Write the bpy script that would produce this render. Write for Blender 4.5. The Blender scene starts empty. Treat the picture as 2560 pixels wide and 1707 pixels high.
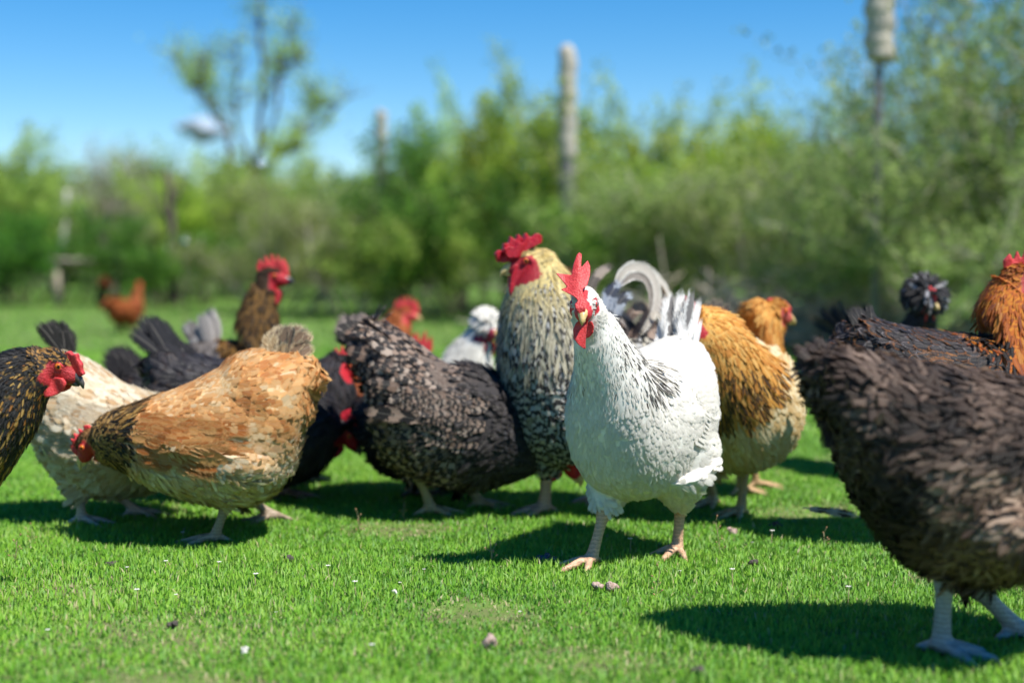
import bpy, math, random
import numpy as np
from mathutils import Vector, Matrix
from mathutils.bvhtree import BVHTree

random.seed(7)
RNG = np.random.default_rng(7)
SC = bpy.context.scene
COL = SC.collection
rad = math.radians

# ------------------------------------------------------------------ camera
FPX = 3555.0                     # focal length in photo pixels (2560 wide, 50 mm on 36 mm)
CAMH = 0.465
PITCH = math.atan(213.5 / FPX)   # horizon at y = 640 of 1707
cam_d = bpy.data.cameras.new('camera')
cam = bpy.data.objects.new('camera', cam_d)
COL.objects.link(cam)
cam.location = (0, 0, CAMH)
cam.rotation_euler = (math.pi / 2 - PITCH, 0, 0)
cam_d.lens = 50
cam_d.sensor_width = 36
cam_d.clip_start = 0.02
cam_d.clip_end = 5000
cam_d.dof.use_dof = True
cam_d.dof.focus_distance = 2.03
cam_d.dof.aperture_fstop = 2.2
cam_d.dof.aperture_blades = 0
SC.camera = cam

# ------------------------------------------------------------------ light
SUN_EL, SUN_AZ = 59.0, -36.0      # azimuth measured from +X, negative = towards the camera side
W = bpy.data.worlds.new('World')
SC.world = W
W.use_nodes = True
wn = W.node_tree.nodes
wl = W.node_tree.links
wn.clear()
w_out = wn.new('ShaderNodeOutputWorld')
w_bg = wn.new('ShaderNodeBackground')
w_sky = wn.new('ShaderNodeTexSky')
w_sky.sky_type = 'NISHITA'
w_sky.sun_disc = False
w_sky.sun_elevation = rad(SUN_EL)
sdir = Vector((math.cos(rad(SUN_EL)) * math.cos(rad(SUN_AZ)), math.cos(rad(SUN_EL)) * math.sin(rad(SUN_AZ)), math.sin(rad(SUN_EL))))
w_sky.sun_rotation = math.atan2(sdir.x, sdir.y)
w_sky.air_density = 0.85
w_sky.dust_density = 0.0
w_sky.ozone_density = 3.0
w_bg.inputs['Strength'].default_value = 0.095
w_hsv = wn.new('ShaderNodeHueSaturation')
w_hsv.inputs['Saturation'].default_value = 1.45
wl.new(w_sky.outputs['Color'], w_hsv.inputs['Color'])
wl.new(w_hsv.outputs['Color'], w_bg.inputs['Color'])
wl.new(w_bg.outputs['Background'], w_out.inputs['Surface'])

sun_d = bpy.data.lights.new('sun', 'SUN')
sun_d.energy = 4.6
sun_d.angle = rad(0.53)
sun_d.color = (1.0, 0.955, 0.88)
sun = bpy.data.objects.new('sun', sun_d)
COL.objects.link(sun)
sun.rotation_euler = sdir.to_track_quat('Z', 'Y').to_euler()
sun.location = (3, -2, 5)

SC.view_settings.view_transform = 'Standard'
SC.view_settings.look = 'None'
SC.view_settings.exposure = 0.66
SC.view_settings.gamma = 1.0
SC.render.engine = 'CYCLES'
SC.cycles.use_denoising = True
SC.cycles.max_bounces = 6
SC.cycles.transparent_max_bounces = 14
SC.cycles.caustics_reflective = False
SC.cycles.caustics_refractive = False
SC.cycles.sample_clamp_indirect = 6.0


# ------------------------------------------------------------------ pixel helpers (photo pixels -> world)
CP, SP = math.cos(PITCH), math.sin(PITCH)
CAM = np.array([0, 0, CAMH])


def ray(px, py):
    a = (px - 1280.0) / FPX
    b = (853.5 - py) / FPX
    return np.array([a, CP + b * SP, -SP + b * CP])


def at(px, py, d):
    r = ray(px, py)
    return CAM + r * (d / r[1])


def on_ground(px, py):
    r = ray(px, py)
    return CAM + r * (-CAMH / r[2])


# ------------------------------------------------------------------ tagging / linking
def tag(o, label=None, cat=None, group=None, kind=None):
    if label: o['label'] = label
    if cat: o['category'] = cat
    if group: o['group'] = group
    if kind: o['kind'] = kind
    return o


def empty(name, loc=(0, 0, 0), rz=0.0):
    o = bpy.data.objects.new(name, None)
    o.empty_display_size = 0.05
    o.location = loc
    o.rotation_euler = (0, 0, rz)
    COL.objects.link(o)
    return o


def np_mesh(name, V, polys_tri=None, polys_quad=None, smooth=True):
    """mesh from numpy arrays"""
    me = bpy.data.meshes.new(name)
    V = np.asarray(V, dtype=np.float32)
    q = np.zeros((0, 4), int) if polys_quad is None else np.asarray(polys_quad, int)
    t = np.zeros((0, 3), int) if polys_tri is None else np.asarray(polys_tri, int)
    me.vertices.add(len(V))
    me.vertices.foreach_set('co', V.ravel())
    nl = len(q) * 4 + len(t) * 3
    me.loops.add(nl)
    me.loops.foreach_set('vertex_index', np.concatenate([q.ravel(), t.ravel()]).astype(np.int32))
    me.polygons.add(len(q) + len(t))
    starts = np.concatenate([np.arange(len(q)) * 4, len(q) * 4 + np.arange(len(t)) * 3]).astype(np.int32)
    me.polygons.foreach_set('loop_start', starts)
    me.update(calc_edges=True)
    if smooth:
        me.polygons.foreach_set('use_smooth', np.ones(len(me.polygons), dtype=bool))
    return me


def link(name, me, mats, parent=None):
    o = bpy.data.objects.new(name, me)
    for m in (mats if isinstance(mats, (list, tuple)) else [mats]):
        me.materials.append(m)
    if parent: o.parent = parent
    COL.objects.link(o)
    return o


def attr(me, name, kind, data):
    a = me.attributes.new(name, kind, 'POINT')
    key = {'FLOAT': 'value', 'FLOAT_VECTOR': 'vector', 'FLOAT_COLOR': 'color'}[kind]
    a.data.foreach_set(key, np.asarray(data, dtype=np.float32).ravel())


class MB:
    """collects tubes, lofts, ellipsoids as one mesh"""
    def __init__(s): s.V = []; s.Q = []; s.T = []; s.n = 0

    def add(s, V, Q=(), T=()):
        V = np.asarray(V, float)
        s.V.append(V)
        if len(Q): s.Q.append(np.asarray(Q, int) + s.n)
        if len(T): s.T.append(np.asarray(T, int) + s.n)
        s.n += len(V)

    def rings(s, R):
        """R: (m, k, 3) rings -> closed loft with pole caps"""
        R = np.asarray(R, float)
        m, k, _ = R.shape
        V = np.concatenate([R.reshape(-1, 3), R[0].mean(0)[None], R[-1].mean(0)[None]])
        i = np.arange(m - 1)[:, None] * k
        j = np.arange(k)[None, :]
        j2 = (j + 1) % k
        Q = np.stack([i + j, i + j2, i + k + j2, i + k + j], -1).reshape(-1, 4)
        a = np.arange(k); b = (a + 1) % k
        T = np.concatenate([np.stack([b, a, np.full(k, m * k)], 1),
                            np.stack([(m - 1) * k + a, (m - 1) * k + b, np.full(k, m * k + 1)], 1)])
        s.add(V, Q, T)

    def tube(s, pts, radii, k=10, flat=1.0):
        P = np.asarray(pts, float)
        n = len(P)
        Tn = np.gradient(P, axis=0)
        Tn /= np.linalg.norm(Tn, axis=1)[:, None] + 1e-12
        ref = np.array([0.0, 0.0, 1.0]) if abs(Tn[0][2]) < 0.9 else np.array([0.0, 1.0, 0.0])
        R = []
        u = np.cross(Tn[0], ref); u /= np.linalg.norm(u)
        th = np.arange(k) * 2 * math.pi / k
        for q in range(n):
            u = u - Tn[q] * u.dot(Tn[q]); u /= np.linalg.norm(u) + 1e-12
            w = np.cross(Tn[q], u)
            R.append(P[q] + radii[q] * (np.cos(th)[:, None] * u + flat * np.sin(th)[:, None] * w))
        s.rings(np.array(R))

    def ellipsoid(s, c, ax, m=10, k=16):
        """ax: 3 axis vectors (with length)"""
        c = np.asarray(c, float); ax = np.asarray(ax, float)
        ph = np.linspace(0.12, math.pi - 0.12, m)
        th = np.arange(k) * 2 * math.pi / k
        R = np.array([[c + math.cos(p) * ax[0] + math.sin(p) * (math.cos(t) * ax[1] + math.sin(t) * ax[2]) for t in th] for p in ph])
        s.rings(R)

    def mesh(s, name, smooth=True):
        return np_mesh(name, np.concatenate(s.V), np.concatenate(s.T) if s.T else None, np.concatenate(s.Q) if s.Q else None, smooth)


def remeshed(me, voxel, smooth_it=4, factor=0.5):
    """voxel union of a mesh of overlapping closed shells (returns new mesh data)"""
    o = bpy.data.objects.new('tmp', me)
    COL.objects.link(o)
    r = o.modifiers.new('r', 'REMESH'); r.mode = 'VOXEL'; r.voxel_size = voxel; r.adaptivity = 0
    if smooth_it:
        sm = o.modifiers.new('s', 'SMOOTH'); sm.factor = factor; sm.iterations = smooth_it
    dg = bpy.context.evaluated_depsgraph_get()
    dg.update()
    out = bpy.data.meshes.new_from_object(o.evaluated_get(dg), depsgraph=dg)
    bpy.data.objects.remove(o)
    out.polygons.foreach_set('use_smooth', np.ones(len(out.polygons), dtype=bool))
    return out


def catmull(P, n):
    P = np.asarray(P, float)
    m = len(P)
    E = np.vstack([2 * P[0] - P[1], P, 2 * P[-1] - P[-2]])
    out = []
    for t in np.linspace(0, m - 1 - 1e-9, n):
        i = int(t); f = t - i
        p0, p1, p2, p3 = E[i], E[i + 1], E[i + 2], E[i + 3]
        out.append(0.5 * ((2 * p1) + (-p0 + p2) * f + (2 * p0 - 5 * p1 + 4 * p2 - p3) * f * f + (-p0 + 3 * p1 - 3 * p2 + p3) * f ** 3))
    return np.array(out)


# ------------------------------------------------------------------ materials
def mat(name):
    m = bpy.data.materials.new(name)
    m.use_nodes = True
    nt = m.node_tree
    b = nt.nodes['Principled BSDF']
    return m, nt, b


def N(nt, t, **kw):
    n = nt.nodes.new(t)
    for k, v in kw.items():
        setattr(n, k, v)
    return n


def math_node(nt, op, a, b=None, clamp=False):
    n = N(nt, 'ShaderNodeMath', operation=op, use_clamp=clamp)
    for i, x in enumerate((a, b)):
        if x is None: continue
        if isinstance(x, (int, float)): n.inputs[i].default_value = x
        else: nt.links.new(x, n.inputs[i])
    return n.outputs[0]


def mixc(nt, f, a, b, blend='MIX'):
    n = N(nt, 'ShaderNodeMix', data_type='RGBA', blend_type=blend)
    for i, x in ((0, f), (6, a), (7, b)):
        if isinstance(x, (int, float)): n.inputs[i].default_value = x
        elif isinstance(x, (tuple, list)): n.inputs[i].default_value = tuple(x) + (1,) if len(x) == 3 else x
        else: nt.links.new(x, n.inputs[i])
    return n.outputs[2]


def noise(nt, scale, detail=3, vec=None, rough=0.5):
    n = N(nt, 'ShaderNodeTexNoise')
    n.inputs['Scale'].default_value = scale
    n.inputs['Detail'].default_value = detail
    n.inputs['Roughness'].default_value = rough
    if vec is not None: nt.links.new(vec, n.inputs['Vector'])
    return n


def ramp(nt, fac, stops):
    r = N(nt, 'ShaderNodeValToRGB')
    e = r.color_ramp.elements
    while len(e) > 1: e.remove(e[0])
    e[0].position = stops[0][0]; e[0].color = tuple(stops[0][1]) + (1,)
    for p, c in stops[1:]:
        q = e.new(p); q.color = tuple(c) + (1,)
    nt.links.new(fac, r.inputs[0])
    return r.outputs[0]


def bump(nt, h, strength, dist, b):
    n = N(nt, 'ShaderNodeBump')
    n.inputs['Strength'].default_value = strength
    n.inputs['Distance'].default_value = dist
    nt.links.new(h, n.inputs['Height'])
    nt.links.new(n.outputs[0], b.inputs['Normal'])


def simple(name, c1, c2=None, scale=40, rough=0.6, bs=0.3, bd=0.002, spec=0.4):
    m, nt, b = mat(name)
    tc = N(nt, 'ShaderNodeTexCoord')
    nz = noise(nt, scale, 5, tc.outputs['Object'])
    nt.links.new(ramp(nt, nz.outputs['Fac'], [(0.3, c1), (0.7, c2 or c1)]), b.inputs['Base Color'])
    b.inputs['Roughness'].default_value = rough
    b.inputs['Specular IOR Level'].default_value = spec
    bump(nt, nz.outputs['Fac'], bs, bd, b)
    return m


def feather_material():
    m, nt, b = mat('feather')
    A = lambda n: N(nt, 'ShaderNodeAttribute', attribute_name=n)
    fuv, ca, cb, pat, gl = A('fuv'), A('col_a'), A('col_b'), A('pat'), A('gloss')
    s = N(nt, 'ShaderNodeSeparateXYZ'); nt.links.new(fuv.outputs['Vector'], s.inputs[0])
    p = N(nt, 'ShaderNodeSeparateXYZ'); nt.links.new(pat.outputs['Vector'], p.inputs[0])
    u, v, r = s.outputs
    au = math_node(nt, 'ABSOLUTE', u)
    tc = N(nt, 'ShaderNodeTexCoord')
    nz = noise(nt, 160, 3, tc.outputs['Object'])
    jit = math_node(nt, 'MULTIPLY', math_node(nt, 'SUBTRACT', nz.outputs['Fac'], 0.5), 0.5)
    # bars across the feather, bent like chevrons
    ph = math_node(nt, 'ADD', math_node(nt, 'MULTIPLY', math_node(nt, 'ADD', math_node(nt, 'SUBTRACT', v, math_node(nt, 'MULTIPLY', au, 0.12)), math_node(nt, 'MULTIPLY', jit, 0.6)), 14.0), math_node(nt, 'ADD', math_node(nt, 'MULTIPLY', r, 1.2), 1.2))
    bar = math_node(nt, 'MULTIPLY', math_node(nt, 'ADD', math_node(nt, 'MULTIPLY', math_node(nt, 'SINE', ph), 2.5), 0.5, clamp=True), p.outputs[0], clamp=True)
    # lacing: rim of the feather (far from the shaft or near the tip)
    rim = math_node(nt, 'MAXIMUM', au, math_node(nt, 'MULTIPLY', math_node(nt, 'SUBTRACT', v, 0.62), 2.6))
    rim = math_node(nt, 'MULTIPLY', math_node(nt, 'SUBTRACT', math_node(nt, 'ADD', rim, jit), 0.55), 4.0, clamp=True)
    lace = math_node(nt, 'MULTIPLY', rim, p.outputs[1], clamp=True)
    # centre stripe along the shaft
    cs = math_node(nt, 'MULTIPLY', math_node(nt, 'SUBTRACT', 0.68, math_node(nt, 'ADD', au, jit)), 5.0, clamp=True)
    cs = math_node(nt, 'MULTIPLY', cs, p.outputs[2], clamp=True)
    mask = math_node(nt, 'MAXIMUM', math_node(nt, 'MAXIMUM', bar, lace), cs)
    c = mixc(nt, mask, ca.outputs['Color'], cb.outputs['Color'])
    # barbs: fine lines slanting off the shaft
    bb = math_node(nt, 'SINE', math_node(nt, 'MULTIPLY', math_node(nt, 'ADD', math_node(nt, 'SUBTRACT', v, math_node(nt, 'MULTIPLY', au, 0.35)), math_node(nt, 'MULTIPLY', jit, 0.25)), 120.0))
    sh = math_node(nt, 'ADD', math_node(nt, 'MULTIPLY', bb, 0.05), 0.97)
    shaft = math_node(nt, 'MULTIPLY', math_node(nt, 'SUBTRACT', 0.06, au), 14.0, clamp=True)
    rr = math_node(nt, 'ADD', math_node(nt, 'MULTIPLY', r, 0.14), 0.90)
    k = math_node(nt, 'MULTIPLY', sh, rr)
    hv = N(nt, 'ShaderNodeHueSaturation')
    nt.links.new(c, hv.inputs['Color']); nt.links.new(k, hv.inputs['Value'])
    col = mixc(nt, math_node(nt, 'MULTIPLY', shaft, 0.35), hv.outputs[0], (0.55, 0.5, 0.42))
    nt.links.new(col, b.inputs['Base Color'])
    nt.links.new(math_node(nt, 'SUBTRACT', 0.72, math_node(nt, 'MULTIPLY', gl.outputs['Fac'], 0.4)), b.inputs['Roughness'])
    nt.links.new(math_node(nt, 'ADD', 0.08, math_node(nt, 'MULTIPLY', gl.outputs['Fac'], 0.5)), b.inputs['Specular IOR Level'])
    h = math_node(nt, 'ADD', bb, math_node(nt, 'MULTIPLY', nz.outputs['Fac'], 2.0))
    bn = A('bn')
    vt = N(nt, 'ShaderNodeVectorTransform', vector_type='VECTOR', convert_from='OBJECT', convert_to='WORLD')
    nt.links.new(bn.outputs['Vector'], vt.inputs[0])
    geo = N(nt, 'ShaderNodeNewGeometry')
    sc1 = N(nt, 'ShaderNodeVectorMath', operation='SCALE'); sc1.inputs[3].default_value = 1.0; nt.links.new(geo.outputs['Normal'], sc1.inputs[0])
    ln = N(nt, 'ShaderNodeVectorMath', operation='LENGTH'); nt.links.new(bn.outputs['Vector'], ln.inputs[0])
    nv_ = N(nt, 'ShaderNodeVectorMath', operation='SCALE'); nt.links.new(vt.outputs[0], nv_.inputs[0]); nt.links.new(math_node(nt, 'MULTIPLY', ln.outputs['Value'], 1.5), nv_.inputs[3])
    ad = N(nt, 'ShaderNodeVectorMath', operation='ADD'); nt.links.new(sc1.outputs[0], ad.inputs[0]); nt.links.new(nv_.outputs[0], ad.inputs[1])
    no = N(nt, 'ShaderNodeVectorMath', operation='NORMALIZE'); nt.links.new(ad.outputs[0], no.inputs[0])
    bp_ = N(nt, 'ShaderNodeBump'); bp_.inputs['Strength'].default_value = 0.35; bp_.inputs['Distance'].default_value = 0.0006
    nt.links.new(h, bp_.inputs['Height']); nt.links.new(no.outputs[0], bp_.inputs['Normal']); nt.links.new(bp_.outputs[0], b.inputs['Normal'])
    tr = N(nt, 'ShaderNodeBsdfTranslucent'); nt.links.new(col, tr.inputs['Color'])
    mx = N(nt, 'ShaderNodeMixShader'); mx.inputs[0].default_value = 0.22
    nt.links.new(b.outputs[0], mx.inputs[1]); nt.links.new(tr.outputs[0], mx.inputs[2])
    # frayed rim: barbs end at different lengths
    fw = math_node(nt, 'ADD', math_node(nt, 'MULTIPLY', math_node(nt, 'SUBTRACT', v, math_node(nt, 'MULTIPLY', au, 0.35)), 60.0), math_node(nt, 'ADD', math_node(nt, 'MULTIPLY', r, 97.0), math_node(nt, 'MULTIPLY', math_node(nt, 'SIGN', u), 13.0)))
    fn = N(nt, 'ShaderNodeTexNoise', noise_dimensions='1D'); fn.inputs['Scale'].default_value = 1.0; fn.inputs['Detail'].default_value = 1.0
    nt.links.new(fw, fn.inputs['W'])
    rd = math_node(nt, 'MAXIMUM', au, math_node(nt, 'MULTIPLY', math_node(nt, 'SUBTRACT', v, 0.60), 2.5))
    cut = math_node(nt, 'GREATER_THAN', rd, math_node(nt, 'ADD', 0.22, math_node(nt, 'MULTIPLY', fn.outputs['Fac'], 1.05)))
    cut = math_node(nt, 'MULTIPLY', cut, math_node(nt, 'GREATER_THAN', v, 0.25))
    tp = N(nt, 'ShaderNodeBsdfTransparent')
    m2 = N(nt, 'ShaderNodeMixShader'); nt.links.new(cut, m2.inputs[0])
    nt.links.new(mx.outputs[0], m2.inputs[1]); nt.links.new(tp.outputs[0], m2.inputs[2])
    nt.links.new(m2.outputs[0], nt.nodes['Material Output'].inputs['Surface'])
    return m


def attr_skin(name, scale, strength, dist, rough, sss=0.0, voronoi=False, waves=False):
    m, nt, b = mat(name)
    a = N(nt, 'ShaderNodeAttribute', attribute_name='skin')
    tc = N(nt, 'ShaderNodeTexCoord')
    nz = noise(nt, scale * 0.3, 4, tc.outputs['Object'])
    if voronoi:
        vo = N(nt, 'ShaderNodeTexVoronoi'); vo.inputs['Scale'].default_value = scale
        nt.links.new(tc.outputs['Object'], vo.inputs['Vector'])
        h = math_node(nt, 'ADD', vo.outputs['Distance'], nz.outputs['Fac'])
        shade = math_node(nt, 'ADD', math_node(nt, 'MULTIPLY', vo.outputs['Distance'], 0.35), 0.82)
    else:
        h = nz.outputs['Fac']
        shade = math_node(nt, 'ADD', math_node(nt, 'MULTIPLY', nz.outputs['Fac'], 0.5), 0.75)
    if waves:
        wv = N(nt, 'ShaderNodeTexWave', bands_direction='Z', wave_profile='SAW')
        wv.inputs['Scale'].default_value = 55
        wv.inputs['Distortion'].default_value = 3.0
        wv.inputs['Detail Scale'].default_value = 2
        nt.links.new(tc.outputs['Object'], wv.inputs['Vector'])
        h = math_node(nt, 'ADD', wv.outputs['Fac'], math_node(nt, 'MULTIPLY', h, 0.5))
        shade = math_node(nt, 'MULTIPLY', shade, math_node(nt, 'ADD', math_node(nt, 'MULTIPLY', wv.outputs['Fac'], 0.4), 0.72))
    hv = N(nt, 'ShaderNodeHueSaturation')
    nt.links.new(a.outputs['Color'], hv.inputs['Color']); nt.links.new(shade, hv.inputs['Value'])
    nt.links.new(hv.outputs[0], b.inputs['Base Color'])
    b.inputs['Roughness'].default_value = rough
    b.inputs['Specular IOR Level'].default_value = 0.35
    if sss:
        b.inputs['Subsurface Weight'].default_value = sss
        b.inputs['Subsurface Radius'].default_value = (0.008, 0.002, 0.001)
        b.inputs['Subsurface Scale'].default_value = 0.5
    bump(nt, h, strength, dist, b)
    return m


def red_material(name, c1, c2, scale=420.0):
    m, nt, b = mat(name)
    tc = N(nt, 'ShaderNodeTexCoord')
    vo = N(nt, 'ShaderNodeTexVoronoi'); vo.inputs['Scale'].default_value = scale
    nt.links.new(tc.outputs['Object'], vo.inputs['Vector'])
    nz = noise(nt, 90, 4, tc.outputs['Object'])
    f = math_node(nt, 'ADD', math_node(nt, 'MULTIPLY', vo.outputs['Distance'], 0.45), math_node(nt, 'MULTIPLY', nz.outputs['Fac'], 0.6))
    nt.links.new(ramp(nt, f, [(0.2, c1), (0.75, c2)]), b.inputs['Base Color'])
    b.inputs['Roughness'].default_value = 0.5
    b.inputs['Specular IOR Level'].default_value = 0.35
    b.inputs['Subsurface Weight'].default_value = 0.25
    b.inputs['Subsurface Radius'].default_value = (0.01, 0.002, 0.001)
    b.inputs['Subsurface Scale'].default_value = 0.4
    bump(nt, vo.outputs['Distance'], 0.5, 0.0012, b)
    return m


M_FEATHER = feather_material()
M_DOWN = attr_skin('down', 200, 0.5, 0.002, 0.85)
M_FACE = attr_skin('face_skin', 500, 0.6, 0.0015, 0.5, 0.2, voronoi=True)
M_SHANK = attr_skin('shank_skin', 300, 0.7, 0.0016, 0.5, 0.0, voronoi=True, waves=True)
M_RED = red_material('comb_red', (0.42, 0.008, 0.014), (0.68, 0.075, 0.075))
M_RED_DARK = red_material('comb_dark_red', (0.28, 0.004, 0.015), (0.46, 0.015, 0.03), 300)
M_BEAK_YEL = simple('beak_yellow', (0.55, 0.36, 0.12), (0.72, 0.55, 0.26), 120, 0.35)
M_BEAK_DARK = simple('beak_dark', (0.035, 0.03, 0.03), (0.10, 0.09, 0.085), 150, 0.25)
M_IRIS = simple('iris_orange', (0.55, 0.12, 0.015), (0.7, 0.2, 0.03), 600, 0.08, 0.0)
M_IRIS_GREY = simple('iris_grey', (0.18, 0.19, 0.22), (0.36, 0.3, 0.24), 500, 0.12, 0.0)
M_PUPIL = simple('pupil', (0.004, 0.004, 0.004), None, 50, 0.05, 0.0)

# ------------------------------------------------------------------ feathers
def build_feathers(name, P, Nn, D, L, Wd, lift, curl, ca, cb, pat, gloss, parent, nl=4, nw=2, pointy=0.0, ragged=0.1):
    n = len(P)
    if n == 0: return None
    Nn = Nn / (np.linalg.norm(Nn, axis=1)[:, None] + 1e-9)
    D = D - Nn * (D * Nn).sum(1)[:, None]
    D = D / (np.linalg.norm(D, axis=1)[:, None] + 1e-9)
    B = np.cross(Nn, D)
    v = np.linspace(0, 1, nl + 1)
    u = np.linspace(-1, 1, nw + 1)
    rnd = RNG.random(n)
    pointy = np.broadcast_to(np.asarray(pointy, float), (n,))
    prof_r = np.where(v < 0.55, 0.5 + 0.5 * v / 0.55, np.sqrt(np.clip(1 - ((v - 0.55) / 0.46) ** 2, 0, 1)))
    prof_p = np.where(v < 0.35, 0.6 + 0.4 * v / 0.35, np.clip((1.02 - v) / 0.67, 0, 1) ** 0.8)
    prof = prof_r[None] * (1 - pointy[:, None]) + prof_p[None] * pointy[:, None]          # n, nl+1
    prof = prof[:, :, None] * (1 + ragged * (RNG.random((n, nl + 1, nw + 1)) - 0.5) * 2)
    Lc = L[:, None, None]
    vv = v[None, :, None] * (1 + 0.04 * ragged * 10 * (RNG.random((n, nl + 1, nw + 1)) - 0.5) * (v[None, :, None] > 0.7))
    uu = u[None, None, :] * prof
    along = Lc * vv
    hgt = Lc * (lift[:, None, None] * vv - curl[:, None, None] * vv ** 2) - 0.14 * Wd[:, None, None] * (np.abs(uu) ** 1.5) + 0.0022 * vv - 0.0008
    acr = uu * Wd[:, None, None] * 0.5
    X = P[:, None, None, :] + along[..., None] * D[:, None, None, :] + hgt[..., None] * Nn[:, None, None, :] + acr[..., None] * B[:, None, None, :]
    nv = (nl + 1) * (nw + 1)
    V = X.reshape(-1, 3)
    i = np.arange(nl)[:, None] * (nw + 1); j = np.arange(nw)[None]
    q = np.stack([i + j, i + j + 1, i + j + nw + 2, i + j + nw + 1], -1).reshape(-1, 4)
    Q = (q[None] + (np.arange(n) * nv)[:, None, None]).reshape(-1, 4)
    fuv = np.stack([np.broadcast_to(u[None, None, :], (n, nl + 1, nw + 1)), np.broadcast_to(v[None, :, None], (n, nl + 1, nw + 1)), np.broadcast_to(rnd[:, None, None], (n, nl + 1, nw + 1))], -1).reshape(-1, 3)
    rep = lambda a: np.repeat(a, nv, axis=0)
    return V, Q, fuv, rep(ca), rep(cb), rep(pat), rep(gloss), rep(Nn)


def long_feather(base, d, side, L, Wd, bend, ca, cb, pat, gloss, nl=12, nw=4, pointy=0.0, cup=0.25, twist=0.0, bn=(0, 0, 0)):
    """one long quill; side = direction across the vane; bend = vector added * v^2"""
    base, d, side, bend = (np.asarray(x, float) for x in (base, d, side, bend))
    d = d / np.linalg.norm(d)
    v = np.linspace(0, 1, nl + 1); u = np.linspace(-1, 1, nw + 1)
    C = base + L * (v[:, None] * d + (v ** 2)[:, None] * bend)
    T = np.gradient(C, axis=0); T /= np.linalg.norm(T, axis=1)[:, None]
    S = side - T * (T @ side)[:, None]; S /= np.linalg.norm(S, axis=1)[:, None] + 1e-9
    Nn = np.cross(T, S)
    if twist:
        a = twist * v
        S, Nn = np.cos(a)[:, None] * S + np.sin(a)[:, None] * Nn, np.cos(a)[:, None] * Nn - np.sin(a)[:, None] * S
    pr = np.where(v < 0.5, 0.35 + 0.65 * v / 0.5, np.sqrt(np.clip(1 - ((v - 0.5) / 0.51) ** 2, 0, 1)))
    pp = np.clip(0.5 + v, 0, 1) * np.clip((1.03 - v) / 0.7, 0, 1) ** 0.7
    prof = pr * (1 - pointy) + pp * pointy
    X = C[:, None] + (u[None] * prof[:, None] * Wd / 2)[..., None] * S[:, None] * (1 + 0.05 * RNG.standard_normal((nl + 1, nw + 1, 1))) + (cup * Wd * (u ** 2)[None] * prof[:, None])[..., None] * -Nn[:, None]
    V = X.reshape(-1, 3)
    i = np.arange(nl)[:, None] * (nw + 1); j = np.arange(nw)[None]
    Q = np.stack([i + j, i + j + 1, i + j + nw + 2, i + j + nw + 1], -1).reshape(-1, 4)
    r = random.random()
    fuv = np.stack([np.broadcast_to(u[None], (nl + 1, nw + 1)), np.broadcast_to(v[:, None], (nl + 1, nw + 1)), np.full((nl + 1, nw + 1), r)], -1).reshape(-1, 3)
    n = len(V)
    o = lambda x: np.tile(np.asarray(x, float), (n, 1))
    return V, Q, fuv, o(ca), o(cb), o(pat), np.full(n, gloss), o(bn)


def feather_object(name, parts, parent):
    parts = [p for p in parts if p is not None]
    V, Q, off = [], [], 0
    for p in parts:
        V.append(p[0]); Q.append(p[1] + off); off += len(p[0])
    cat = lambda k: np.concatenate([p[k] for p in parts])
    me = np_mesh(name, np.concatenate(V), None, np.concatenate(Q))
    attr(me, 'fuv', 'FLOAT_VECTOR', cat(2))
    c = cat(3); attr(me, 'col_a', 'FLOAT_COLOR', np.hstack([c, np.ones((len(c), 1))]))
    c = cat(4); attr(me, 'col_b', 'FLOAT_COLOR', np.hstack([c, np.ones((len(c), 1))]))
    attr(me, 'pat', 'FLOAT_VECTOR', cat(5))
    attr(me, 'gloss', 'FLOAT', cat(6))
    attr(me, 'bn', 'FLOAT_VECTOR', np.concatenate([p[7] if len(p) > 7 else np.zeros((len(p[0]), 3)) for p in parts]))
    return link(name, me, M_FEATHER, parent)


def slab(name, outline, thick, frame, material, parent, voxel=0.0012, bendf=None, sm=5):
    """rounded fleshy plate from a 2-D outline in the (forward, up) plane of a head frame (4x4)"""
    O = np.asarray(outline, float)
    n = len(O)
    nr = 2
    V = np.concatenate([np.stack([O[:, 0], np.full(n, -thick / 2), O[:, 1]], 1), np.stack([O[:, 0], np.full(n, thick / 2), O[:, 1]], 1)])
    from mathutils.geometry import tessellate_polygon
    tri = np.array(tessellate_polygon([[Vector((a, b, 0)) for a, b in O]]))
    a = np.arange(n); b = (a + 1) % n
    Q = np.stack([a, b, b + n, a + n], 1)
    me = np_mesh(name, V, np.concatenate([tri, tri[:, ::-1] + n]), Q)
    import bmesh
    bm = bmesh.new(); bm.from_mesh(me); bmesh.ops.recalc_face_normals(bm, faces=bm.faces); bm.to_mesh(me); bm.free()
    me = remeshed(me, voxel, sm)
    X = np.empty(len(me.vertices) * 3, np.float32); me.vertices.foreach_get('co', X); X = X.reshape(-1, 3).astype(float)
    if bendf is not None: X = bendf(X)
    F = np.array(frame)
    X = X @ F[:3, :3].T + F[:3, 3]
    me.vertices.foreach_set('co', X.astype(np.float32).ravel()); me.update()
    return link(name, me, material, parent)


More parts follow.
